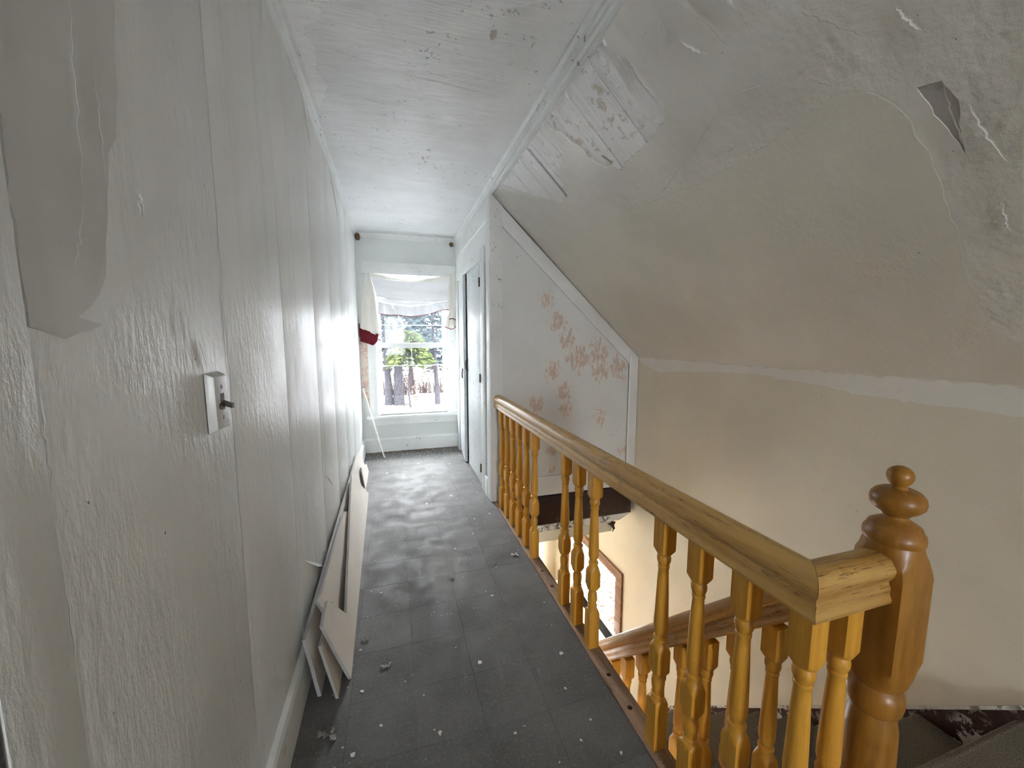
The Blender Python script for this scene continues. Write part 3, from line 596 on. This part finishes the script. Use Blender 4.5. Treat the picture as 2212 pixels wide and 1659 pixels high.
def place(me, par, x, y, z, name='baluster'):
    o = bpy.data.objects.new(name, me); COL.objects.link(o); o.parent = par; o.location = Vector((x, y, z)) - par.location; o.rotation_euler = (0, 0, R.choice((0, 1, 2, 3)) * H90); return o
for k in range(17):
    if k not in missing: place(bm_full, ba, BX, by[k] if k < 16 else .486, .0035)
place(bm_full, ba, .828, .486, .0035)
def newel_mesh():
    a, big = .0465, .09
    pr = [(0, a, big), (.10, a, big), (.118, a, .058), (.126, 0, .044), (.134, 0, .040), (.145, 0, .044), (.155, 0, .036), (.17, 0, .034), (.22, 0, .040), (.30, 0, .044), (.38, 0, .0445), (.44, 0, .043), (.468, 0, .038), (.476, 0, .0365), (.480, 0, .041), (.487, 0, .0445), (.500, 0, .0468), (.514, 0, .0470), (.526, 0, .0450), (.534, 0, .0400), (.538, 0, .0375), (.541, 0, .041), (.547, 0, .0445),
          (.553, a, .0470), (.565, a, .0530), (.585, a, .0605), (.603, a, big), (.782, a, big), (.80, a, .0620), (.816, a, .0555), (.832, a, .0490), (.842, 0, .0465), (.848, 0, .0450), (.851, 0, .0475), (.860, 0, .0482), (.868, 0, .0470), (.873, 0, .0435), (.882, 0, .0400), (.889, 0, .0300), (.894, 0, .0215), (.899, 0, .0185), (.905, 0, .0190)]
    return MB().rings([ring(z, q, r, 32) for z, q, r in pr])
nw = newel_mesh().build('newel_post', M['newel'], ba, 0, 38); nw.matrix_parent_inverse = Matrix.Identity(4); nw.location = Vector((.95, .486, 0)) - ba.location
fin = MB().rings([ring(z, 0, r, 32) for z, r in [(.900, .019), (.906, .024), (.913, .034), (.922, .0412), (.932, .0430), (.942, .0412), (.950, .0350), (.9545, .0270), (.956, .0140), (.961, .0115), (.964, .0135), (.969, .0175), (.977, .0207), (.984, .0210), (.991, .0190), (.997, .0135), (1.0008, .0060), (1.0015, .001)]]).build('finial', M['newel'], nw, 0, 50)

# loose wooden ring beside the railing foot
an = [(.722 + .011 * math.cos(t), .850 + .011 * math.sin(t), .006 + .002 * math.sin(t)) for t in [i * 2 * math.pi / 16 for i in range(17)]]
tag(MB().tube(an, .0016, 6, False).build('loose_ring', M['strip'], None, 0, 60), 'small loose ring lying on the floor edge beside the near baluster', 'ring')

# ------------------------------------------------------------------ staircase
stc = empty('staircase', (1.45, .62, 0), 'steep carpeted staircase going down beside the cream wall', 'staircase')
RS = .2165
for k in range(1, 12):
    y0, z = .62 + RS * (k - 1), -RS * k
    MB().box(.925, XR - .02, y0 - .02, y0 + RS, z - .035, z - .006).tube([(.925, y0 + RS + .002, z - .0185), (XR - .02, y0 + RS + .002, z - .0185)], .0175, 10).box(.925, XR - .02, y0 - .02, y0 + RS, z - .01, z).build('tread', M['carpet'], stc)
    bx('riser', M['carpet'], .925, XR - .02, y0 - .022, y0 - .004, z, z + RS - .036, stc)
bx('riser', M['carpet'], .925, XR - .02, .62 + RS * 11 - .022, .62 + RS * 11 - .004, ZL, ZL + RS - .036, stc)
MB().prism([(.905, .625, -.002), (.905, .625, -.425), (.905, 2.98, ZL), (.905, 3.22, ZL), (.905, .66, -.02)], (.019, 0, 0)).build('stringer', M['casing_brown'], stc)
sr = empty('stair_railing', (.95, 1.7, -.5), 'orange-varnished handrail and balusters sloping down the staircase', 'railing')
def zs(y): return 1.33 - y - .127
MB().rings([[(.95 + x, y, zs(y) + z * 1.414) for x, z in prof] for y in (.534, 1.2, 2.0, 3.1)]).build('handrail', M['rail_s'], sr, 0, 30)
bm_a = baluster_mesh(.712, .150); bm_b = baluster_mesh(.612, .060)
for i in range(20):
    y = .707 + .10825 * i; k = int((y - .62) / RS + 1e-6) + 1; z = -RS * k
    h = zs(y) + .012 - z
    place(bm_a if h > .66 else bm_b, sr, .95, y, z + .001)
nb = ring(0, .044, .09, 16)
MB().rings([[(.95 + x, 3.14 + y, z) for x, y, _ in nb] for z in (ZL, -1.55)]).build('newel_post', M['newel'], sr)

# ------------------------------------------------------------------ switch on the left wall
sw = empty('light_switch', (-.35, .91, 1.06), 'old galvanised light switch plate with a dark cross-shaped toggle on the left wall', 'light switch')
y0, y1, z0, z1 = .876, .944, 1.064, 1.184; ix, iz = .007, .008
MB().hexa([(-.3495, y0, z0), (-.3495, y1, z0), (-.3495, y1, z1), (-.3495, y0, z1), (-.3335, y0 + .002, z0 + iz), (-.3335, y1 - ix, z0 + iz), (-.3335, y1 - ix, z1 - iz), (-.3335, y0 + .002, z1 - iz)]).build('plate', M['metal'], sw, .0018, 40)
for z in (1.155, 1.093): MB().rings([[(x, .908 + .0045 * math.cos(i * math.pi / 6), z + .0045 * math.sin(i * math.pi / 6)) for i in range(12)] for x in (-.336, -.3332)]).build('screw', M['brown_toggle'], sw)
tg = MB().box(-.336, -.3325, .900, .916, 1.108, 1.142).build('toggle', M['brown_toggle'], sw, .001)
MB().hexa([(-.334, .903, 1.119), (-.334, .913, 1.119), (-.316, .914, 1.111), (-.316, .902, 1.111), (-.334, .903, 1.128), (-.334, .913, 1.128), (-.316, .914, 1.120), (-.316, .902, 1.120)]).hexa([(-.334, .890, 1.112), (-.334, .904, 1.117), (-.328, .904, 1.117), (-.328, .890, 1.112), (-.334, .890, 1.120), (-.334, .904, 1.125), (-.328, .904, 1.125), (-.328, .890, 1.120)]).hexa([(-.334, .912, 1.117), (-.334, .928, 1.111), (-.324, .928, 1.108), (-.328, .912, 1.117), (-.334, .912, 1.125), (-.334, .928, 1.119), (-.324, .928, 1.116), (-.328, .912, 1.125)]).build('lever', M['brown_toggle'], tg)

# ------------------------------------------------------------------ wallboard offcuts leaning on the left wall
def leaning(outline, xb, xt, ht, th, label, kink=0.):
    """outline in (y, h): h measured up the leaning face; the foot stands at xb, and at height ht the face is at xt; kink swings the far end to the wall"""
    L = math.hypot(ht, xb - xt); ux, uz = (xt - xb) / L, ht / L
    nx, nz = uz, -ux
    ys = [p[0] for p in outline]; ya, yb = min(ys), max(ys)
    def P(y, h, d): return (xb + ux * h + nx * d + kink * (y - ya) / (yb - ya), y, max(.0005, uz * h + nz * d + .0008))
    pts = rough_poly(outline, .05, .003, len(label))
    n = len(pts); mb = MB()
    mb.add([P(y, h, 0) for y, h in pts] + [P(y, h, -th) for y, h in pts], [tuple(range(n)), tuple(range(n, 2 * n))[::-1]], 0)
    mb.add([P(y, h, 0) for y, h in pts] + [P(y, h, -th) for y, h in pts], [(i, i + n, (i + 1) % n + n, (i + 1) % n) for i in range(n)], 1)
    me = mb.mesh('wallboard_offcut'); me.materials.append(M['board_face']); me.materials.append(M['board_edge'])
    bm = bmesh.new(); bm.from_mesh(me); bmesh.ops.remove_doubles(bm, verts=bm.verts, dist=1e-5); bmesh.ops.triangulate(bm, faces=[f for f in bm.faces if len(f.verts) > 4]); bmesh.ops.recalc_face_normals(bm, faces=bm.faces); bm.to_mesh(me); bm.free()
    return tag(link('wallboard_offcut', me), label, 'board', 'wallboard offcuts leaning on the left wall')
leaning([(1.372, 0), (1.350, .245), (3.50, .292), (3.86, 0)], -.285, -.318, .25, .012, 'longest tan wallboard strip, nearest the wall behind the other offcuts', .0)
leaning([(1.62, 0), (1.47, .302), (1.53, .285), (2.30, .275), (2.95, 0)], -.246, -.300, .30, .010, 'narrow pale wallboard strip sandwiched between the longest and the notched offcut', -.012)
leaning([(1.345, 0), (1.335, .225), (1.60, .20), (1.75, 0)], -.226, -.270, .22, .009, 'short wallboard offcut with its end showing below the notched piece', -.005)
leaning([(1.417, 0), (1.335, .298), (1.468, .300), (1.625, .120), (2.77, .342), (3.24, .0)], -.190, -.262, .30, .011, 'front notched tan wallboard offcut leaning outermost on the stack', -.045)
leaning([(3.30, 0), (3.32, .20), (3.75, .09), (3.80, 0)], -.262, -.290, .2, .010, 'small pale wallboard offcut at the far end of the stack', -.004)

# ------------------------------------------------------------------ stick, nests, curtain at the far end
tag(MB().tube([(-.120, 4.190, .009), (-.133, 4.197, .010), (-.140, 4.205, .03), (-.225, 4.285, .34), (-.318, 4.372, .685), (-.330, 4.392, .72), (-.312, 4.395, .745)], [.005, .007, .008, .008, .007, .006, .005], 8).build('curtain_rod', M['rod'], None, 0, 60), 'thin white rod leaning in the corner left of the window', 'rod')
def blob(name, c, r, label, seed):
    bm = bmesh.new(); bmesh.ops.create_icosphere(bm, subdivisions=3, radius=1)
    for v in bm.verts: v.co = Vector(c) + Vector((v.co.x * r[0], v.co.y * r[1], v.co.z * r[2])) * (1 + .45 * noise.noise(v.co * 2.3 + Vector((seed, 0, 0))))
    me = bpy.data.meshes.new(name); bm.to_mesh(me); bm.free(); return tag(link(name, me, M['nest'], None, 60), label, 'nest')
blob('mud_nest', (-.318, 4.40, 2.290), (.024, .028, .036), 'brown mud nest in the ceiling corner left of the window', 1)
blob('mud_nest', (.640, 4.405, 2.275), (.022, .026, .024), 'smaller mud nest in the ceiling corner above the closet', 5)

cu = empty('swag_curtain', (.2, 4.40, 1.9), 'cream swag curtain with maroon trim draped over the top of the window', 'curtain')
def interp(pts, t):
    t *= len(pts) - 1; i = min(int(t), len(pts) - 2); f = t - i
    p0, p1, p2, p3 = pts[max(i - 1, 0)], pts[i], pts[i + 1], pts[min(i + 2, len(pts) - 1)]
    return tuple(.5 * (2 * b + (c - a) * f + (2 * a - 5 * b + 4 * c - d) * f * f + (3 * b - a - 3 * c + d) * f ** 3) for a, b, c, d in zip(p0, p1, p2, p3))
def drape(name, top, bot, mat, y0, amp, folds, parent, nu=60, nv=16, sag=0., ph=0., vfold=0.):
    def fn(u, v):
        a, b = interp(top, u), interp(bot, u); x = a[0] + (b[0] - a[0]) * v; z = a[1] + (b[1] - a[1]) * v
        d = amp * (.25 + .75 * v) * math.sin(u * folds * 2 * math.pi + ph + 1.3 * noise.noise(Vector((u * 4, v * 2, ph)))) + vfold * math.sin(v * 9 + 2.2 * math.sin(math.pi * u)) + sag * math.sin(math.pi * u) * math.sin(math.pi * v)
        return (x, y0 - abs(amp) - d, z)
    return MB().grid(fn, nu, nv).build(name, mat, parent, 0, 80)
s_top = [(-.222, 1.935), (-.101, 1.918), (.033, 1.890), (.204, 1.871), (.382, 1.902), (.52, 1.932), (.625, 1.961)]
s_band = [(-.202, 1.897), (-.10, 1.880), (-.025, 1.867), (.204, 1.855), (.441, 1.869), (.53, 1.885), (.60, 1.906)]
s_hem = [(-.159, 1.701), (-.08, 1.688), (.003, 1.674), (.198, 1.659), (.436, 1.665), (.53, 1.672), (.62, 1.683)]
s_seam = [(-.151, 1.638), (-.08, 1.624), (0, 1.609), (.196, 1.597), (.375, 1.619), (.47, 1.642), (.60, 1.675)]
s_ruf = [(-.149, 1.527), (-.066, 1.510), (.077, 1.505), (.193, 1.495), (.372, 1.522), (.531, 1.571), (.618, 1.573)]
YC = YF - .040
drape('top_band', s_top, s_band, M['cloth'], YC, .004, 2, cu, 60, 6)
sw1 = drape('swag', s_band, s_hem, M['sheer'], YC, .004, 2.5, cu, 60, 24, -.012, 0, .006)
drape('under_layer', s_hem, s_seam, M['sheer'], YC + .008, .003, 4, cu, 60, 6)
rf = drape('ruffle', s_seam, s_ruf, M['sheer'], YC + .006, .007, 13, cu, 160, 8)
drape('trim', s_ruf, [(x, z - .007) for x, z in s_ruf], M['maroon'], YC + .006, .007, 13, rf, 160, 2)
for (a, nm) in ((s_hem, 'hem'), (s_seam, 'seam')): drape(nm, a, [(x, z - .004) for x, z in a], M['hem'], YC - .004, .003, 3, sw1 if nm == 'hem' else rf, 60, 1)
lt = drape('left_tail', [(-.240, 1.920), (-.222, 1.938), (-.196, 1.890)], [(-.322, 1.359), (-.225, 1.322), (-.120, 1.268)], M['cloth'], YC - .016, .010, 1.8, cu, 40, 24, 0, .6, .0)
def tailfn(u, v):
    lx = interp([(-.228,), (-.274,), (-.300,), (-.314,), (-.322,)], v)[0]; rx = interp([(-.216,), (-.180,), (-.166,), (-.150,), (-.125,)], v)[0]
    zb = 1.358 - .09 * u; z = 1.937 + (zb - 1.937) * v - .03 * (2 * u - 1) ** 2 * (1 - v)
    return (lx + (rx - lx) * u, YC - .026 - .010 * math.sin(u * 11 + .4 + v) * (.3 + .7 * v), z)
lt.data.clear_geometry(); _m = MB().grid(tailfn, 40, 26).mesh('t', fix=False); _b = bmesh.new(); _b.from_mesh(_m); _b.to_mesh(lt.data); _b.free()
for f in lt.data.polygons: f.use_smooth = True
mh = drape('maroon_hem', [(-.332, 1.365), (-.255, 1.335), (-.19, 1.313), (-.150, 1.300)], [(-.335, 1.225), (-.252, 1.197), (-.207, 1.184), (-.165, 1.225)], M['maroon'], YC - .016, .010, 2.6, cu, 40, 8, 0, .4)
MB().box(-.343, -.333, YC - .03, YC - .012, 1.27, 1.41).build('hem_fold', M['maroon'], mh)
MB().tube([(-.17, YC - .03, 1.25), (-.127, YC - .03, 1.232)], .0045, 6).build('tie', M['maroon'], mh)
def rtail(name, top, bot, y, amp, folds, ph): 
    o = drape(name, top, bot, M['cloth'], y, amp, folds, cu, 60, 14, 0, ph); return o
rtail('right_tail', [(.615, 1.957), (.640, 1.955), (.700, 1.893)], [(.600, 1.585), (.645, 1.578), (.684, 1.583)], YC - .012, .008, 1.6, 0)
rr = rtail('tail_ruffle', [(.612, 1.590), (.645, 1.585), (.682, 1.590)], [(.545, 1.392), (.625, 1.362), (.682, 1.398)], YC - .012, .014, 3.5, .5)
drape('trim', [(.545, 1.392), (.625, 1.362), (.682, 1.398)], [(.544, 1.384), (.625, 1.354), (.683, 1.390)], M['maroon'], YC - .012, .014, 3.5, rr, 60, 1, 0, .5)
r2 = rtail('tail_ruffle', [(.612, 1.590), (.645, 1.585), (.682, 1.590)], [(.592, 1.472), (.640, 1.478), (.682, 1.455)], YC - .040, .012, 2.5, 1.5)
drape('trim', [(.592, 1.472), (.640, 1.478), (.682, 1.455)], [(.592, 1.463), (.640, 1.469), (.682, 1.446)], M['maroon'], YC - .040, .012, 2.5, r2, 60, 1, 0, 1.5)

# ------------------------------------------------------------------ debris on the floor
def chipmesh(r, seed):
    n = 6; rr = random.Random(seed); pts = [(r * rr.uniform(.5, 1.1) * math.cos(i * 2 * math.pi / n), r * rr.uniform(.4, 1) * math.sin(i * 2 * math.pi / n)) for i in range(n)]
    return MB().prism([(x, y, .0005) for x, y in pts], (0, 0, .0016)).mesh('paint_chip')
cms = [chipmesh(.007, 1), chipmesh(.009, 2), chipmesh(.012, 3), chipmesh(.006, 4)]
spots = [(.43, .93), (.36, .88), (.26, .85), (.52, .97), (.12, .80), (.06, .83), (-.05, .86), (-.12, .90), (-.20, 1.0), (-.13, 1.05), (-.16, 1.13), (-.08, 1.2), (.06, 1.27), (.10, 1.12), (.28, 1.35), (.20, 1.45), (.16, 1.75), (.42, 1.72), (.50, 1.95), (-.10, 1.9), (-.14, 2.2), (.55, 1.15), (.60, 1.3), (.58, 1.02), (.33, 1.05), (.31, 2.2), (.45, 2.35), (.5, 2.55), (.1, 2.5), (.2, 2.9), (.4, 3.0), (.0, 3.3), (.3, 3.5), (-.1, 3.7), (.2, 3.9), (.4, 4.1), (.05, 4.2), (.5, 3.8), (.62, 2.6), (.61, 3.0), (-.17, 1.55), (-.15, 1.35), (-.22, 1.2), (.645, 1.6), (.62, .9)]
for i, (x, y) in enumerate(spots):
    o = link('paint_chip', cms[i % 4], M['chip']); o.location = (x, y, 0); o.rotation_euler = (0, 0, R.uniform(0, 6)); q = R.uniform(.6, 1.15) if y < 2.5 else R.uniform(.9, 1.6); o.scale = (q, q, 1)
    tag(o, 'small white paint chip lying on the grey floor', 'paint chip', 'paint chips scattered on the floor')
def lump(name, c, s, n, label, cat, mat):
    mb = MB(); rr = random.Random(len(label))
    for _ in range(n):
        a = rr.uniform(0, 6.28); d = rr.uniform(0, s); x, y = c[0] + d * math.cos(a), c[1] + d * .5 * math.sin(a); L = rr.uniform(.3, .9) * s; b = rr.uniform(0, 6.28); h = rr.uniform(.001, .006)
        mb.prism([(x, y, h), (x + L * math.cos(b), y + L * math.sin(b), h + rr.uniform(0, .004)), (x + L * .8 * math.cos(b + .9), y + L * .8 * math.sin(b + .9), h)], (0, 0, .002))
    return tag(mb.build(name, mat), label, cat)
lump('plaster_crumb', (.634, 2.03), .022, 9, 'largest white plaster crumb beside the railing foot', 'crumb', M['chip'])
lump('debris_shred', (.25, 1.91), .018, 7, 'dark curled shred lying in the middle of the hall floor', 'shred', M['debris'])
lump('debris_shred', (.50, 1.98), .014, 6, 'dark shred lying near the railing', 'shred', M['debris'])
lump('debris_shred', (-.075, 1.435), .020, 8, 'pale grey torn shred lying right of the leaning boards', 'shred', M['board_edge'])
lump('debris_shred', (-.16, 1.60), .020, 9, 'grey torn shreds at the foot of the leaning boards', 'shred', M['debris'])
lump('debris_shred', (-.24, 1.22), .030, 10, 'dark shreds on the floor in front of the board ends', 'shred', M['debris'])
dd = MB(); rr = random.Random(5)
for _ in range(420):
    x, y = rr.uniform(XL + .03, .67), YF - .02 - abs(rr.gauss(0, .14))
    if rr.random() < .3: x, y = rr.choice((XL + .025, .66)) + rr.uniform(-.01, .03) * (1 if x < 0 else -1), rr.uniform(1.9 if x > .3 else 3.9, 4.4)
    s = rr.uniform(.004, .014); a = rr.uniform(0, 6.28)
    dd.prism([(x, y, .0004), (x + s * math.cos(a), y + s * math.sin(a), .001), (x + s * .7 * math.cos(a + 1.2), y + s * .7 * math.sin(a + 1.2), .0004)], (0, 0, .0015), rr.choice((0, 0, 1)))
for _ in range(500):
    x, y = rr.uniform(XL + .02, .66), YF - .022 - abs(rr.gauss(0, .045)); q = rr.uniform(.004, .012); a = rr.uniform(0, 6.28)
    dd.prism([(x, y, .0004), (x + q * math.cos(a), y + q * math.sin(a), .003), (x + q * .7 * math.cos(a + 1.2), y + q * .7 * math.sin(a + 1.2), .0004)], (0, 0, .002), 2)
tag(dd.build('floor_crumbs', [M['chip'], M['debris'], M['nest']]), 'fine paint crumbs and dirt gathered at the far end of the floor', 'crumbs', kind='stuff')

# ------------------------------------------------------------------ outdoors
tag(MB().hexa([(-3, YF + .16, 2.42), (4, YF + .16, 2.42), (4, 5.25, 2.10), (-3, 5.25, 2.10), (-3, YF + .16, 2.56), (4, YF + .16, 2.56), (4, 5.25, 2.18), (-3, 5.25, 2.18)]).build('sky_blocking_eave', M['trim']), 'white unseen eave added above the hall window to block high sky', 'roof', kind='structure')  # eave out of view, added to cut high sky light at the window
def mk_ground():
    t = NT('snow_and_leaf_litter'); p = t.pos()
    lf = t.noise(p, 13, 4, .75); pt = t.noise(p, .5, 4, .6)
    k = t.ramp(t.math('ADD', lf, t.math('MULTIPLY', pt, .5)), .71, .78)
    c = t.mix(t.ramp(t.noise(p, 23, 3), .4, .6), (.014, .008, .004), (.032, .020, .010))
    t.bsdf(t.mix(k, (.62, .63, .65), c), .9, t.bump(lf, .5, .05), 0.); return t.m
M['ground'] = mk_ground()
def mk_plain(n, a, b, s=6, rough=.9):
    t = NT(n); p = t.pos(); t.bsdf(t.mix(t.ramp(t.noise(p, s, 4), .35, .65), a, b), rough, None, 0.); return t.m
M['bark'] = mk_plain('grey_bark', (.014, .013, .015), (.030, .028, .031), 14)
M['needles'] = mk_plain('conifer_needles', (.010, .016, .018), (.026, .036, .040), 2)
M['needles_l'] = mk_plain('yellow_green_needles', (.022, .030, .010), (.046, .056, .020), 2)
M['twig'] = mk_plain('bare_twigs', (.028, .016, .013), (.050, .032, .027), 3)
GZ = -2.9
gr = MB().grid(lambda u, v: ((u - .5) * 140, -30 + v * 120, GZ - .3 + .25 * noise.noise(Vector((u * 9, v * 9, 0))) - max(0, (18 - abs(-30 + v * 120 - 26)) * .0)), 60, 60).build('ground_outside', M['ground'], None, 0, 80)
tag(gr, 'snowy ground covered with fallen leaves outside the window', 'ground', kind='structure')
def tree(name, x, y, h, trunks, crown_z, crown_r, n, mat, label, seed, group):
    rr = random.Random(seed); e = empty(name, (x, y, GZ), label, 'tree', group)
    for (dx, r0, lean) in trunks:
        MB().tube([(x + dx + lean * t * h * .5 + .12 * math.sin(t * 5 + seed), y + .1 * math.sin(3 * t), GZ - .4 + t * h) for t in [i / 8 for i in range(9)]], [r0 * (1.25 if i == 0 else 1 - i / 9.5) for i in range(9)], 8).build('trunk', M['bark'], e, 0, 60)
    mb = MB()
    for _ in range(n):
        t = rr.random() ** .8; z = GZ + crown_z + t * (h - crown_z); rad = crown_r * (1 - t * .75) * rr.uniform(.25, 1) ** .5; a = rr.uniform(0, 6.28)
        c = Vector((x + rad * math.cos(a), y + rad * math.sin(a) * .8, z - .18 * rad)); s = rr.uniform(.16, .36)
        u = Vector((math.cos(a), math.sin(a), rr.uniform(-.6, .2))).normalized() * s; w = Vector((rr.uniform(-1, 1), rr.uniform(-1, 1), rr.uniform(-1, 1))).normalized() * s * .35
        mb.add([c - u, c + w, c + u, c - w], [(0, 1, 2, 3)])
    mb.build('crown', M[mat], e, fix=False)
    br = MB()
    for _ in range(26):
        t = rr.uniform(.1, .9); z = GZ + 1.0 + t * (h - 1.5); a = rr.uniform(0, 6.28); L = crown_r * (1 - t * .7) * rr.uniform(.5, 1)
        br.tube([(x, y, z), (x + L * .5 * math.cos(a), y + L * .5 * math.sin(a), z - .05), (x + L * math.cos(a), y + L * math.sin(a), z - .25)], [.04, .022, .008], 4)
    tag(br.build('branches', M['bark'], e), kind='stuff')
    return e
G = 'trees behind the house'
tree('conifer', -.20, 27.5, 13, [(-.33, .24, -.05), (.30, .33, .03)], 2.9, 3.0, 7000, 'needles', 'twin-trunked conifer in the left half of the lower pane', 1, G)
tree('conifer', 2.70, 27.0, 12, [(0, .17, .0)], 3.4, 2.2, 4000, 'needles', 'single-trunked conifer in the right half of the lower pane', 2, G)
tree('conifer', .9, 24.0, 4.6, [(0, .07, .0)], 2.75, 1.6, 1800, 'needles_l', 'low yellow-green conifer in front of the twin trunks', 3, G)
for i, (x, y, h) in enumerate([(-5, 33, 14), (5.5, 34, 13), (1.5, 37, 15), (-2.4, 38, 14), (9.5, 36, 14), (-10, 36, 13), (-5.2, 14, 12), (6.8, 14, 12), (-5.6, 21, 13), (8.2, 21, 13), (-4.6, 9.5, 10), (5.2, 9.5, 10)]):
    tree('conifer', x, y, h, [(0, .22, .01)], 1.6, 3.4, 4200, 'needles', ['tall conifer far left behind the brush', 'tall conifer far right behind the brush', 'tallest conifer rising behind the twin trunks', 'tall conifer left of the tallest one', 'outermost conifer on the right', 'outermost conifer on the left', 'unseen conifer added close to the house on the left to shade the window', 'unseen conifer added close to the house on the right to shade the window', 'unseen conifer added left of the lawn gap to dim the side sky', 'unseen conifer added right of the lawn gap to dim the side sky', 'nearest unseen conifer added beside the house wall on the left to block side sky', 'nearest unseen conifer added beside the house wall on the right to block side sky'][i], 20 + i, G)  # near flanking conifers, out of view, added to block side sky light
for i in range(13):
    x = -6.5 + i * 1.1 + R.uniform(-.3, .3); y = R.uniform(29, 32); e = empty('brush_shrub', (x, y, GZ), 'bare reddish-brown shrub in the brush behind the tree trunks', 'shrub', 'bare shrubs in the brush')
    mb = MB()
    for _ in range(70):
        a = R.uniform(0, 6.28); L = R.uniform(1.0, 2.9); sp = R.uniform(.1, .8); b = R.uniform(-.5, .5)
        p0 = Vector((x + R.uniform(-.5, .5), y + R.uniform(-.3, .3), GZ - .4)); p2 = p0 + Vector((sp * math.cos(a), sp * math.sin(a), L)); p1 = p0.lerp(p2, .5) + Vector((R.uniform(-.1, .1), 0, .1))
        mb.tube([p0, p1, p2], [.022, .015, .006], 3, False)
        for _ in range(2):
            q = p1.lerp(p2, R.random()); mb.tube([q, q + Vector((R.uniform(-.5, .5), R.uniform(-.3, .3), R.uniform(.1, .5)))], [.009, .004], 3, False)
    mb.build('stems', M['twig'], e, fix=False)
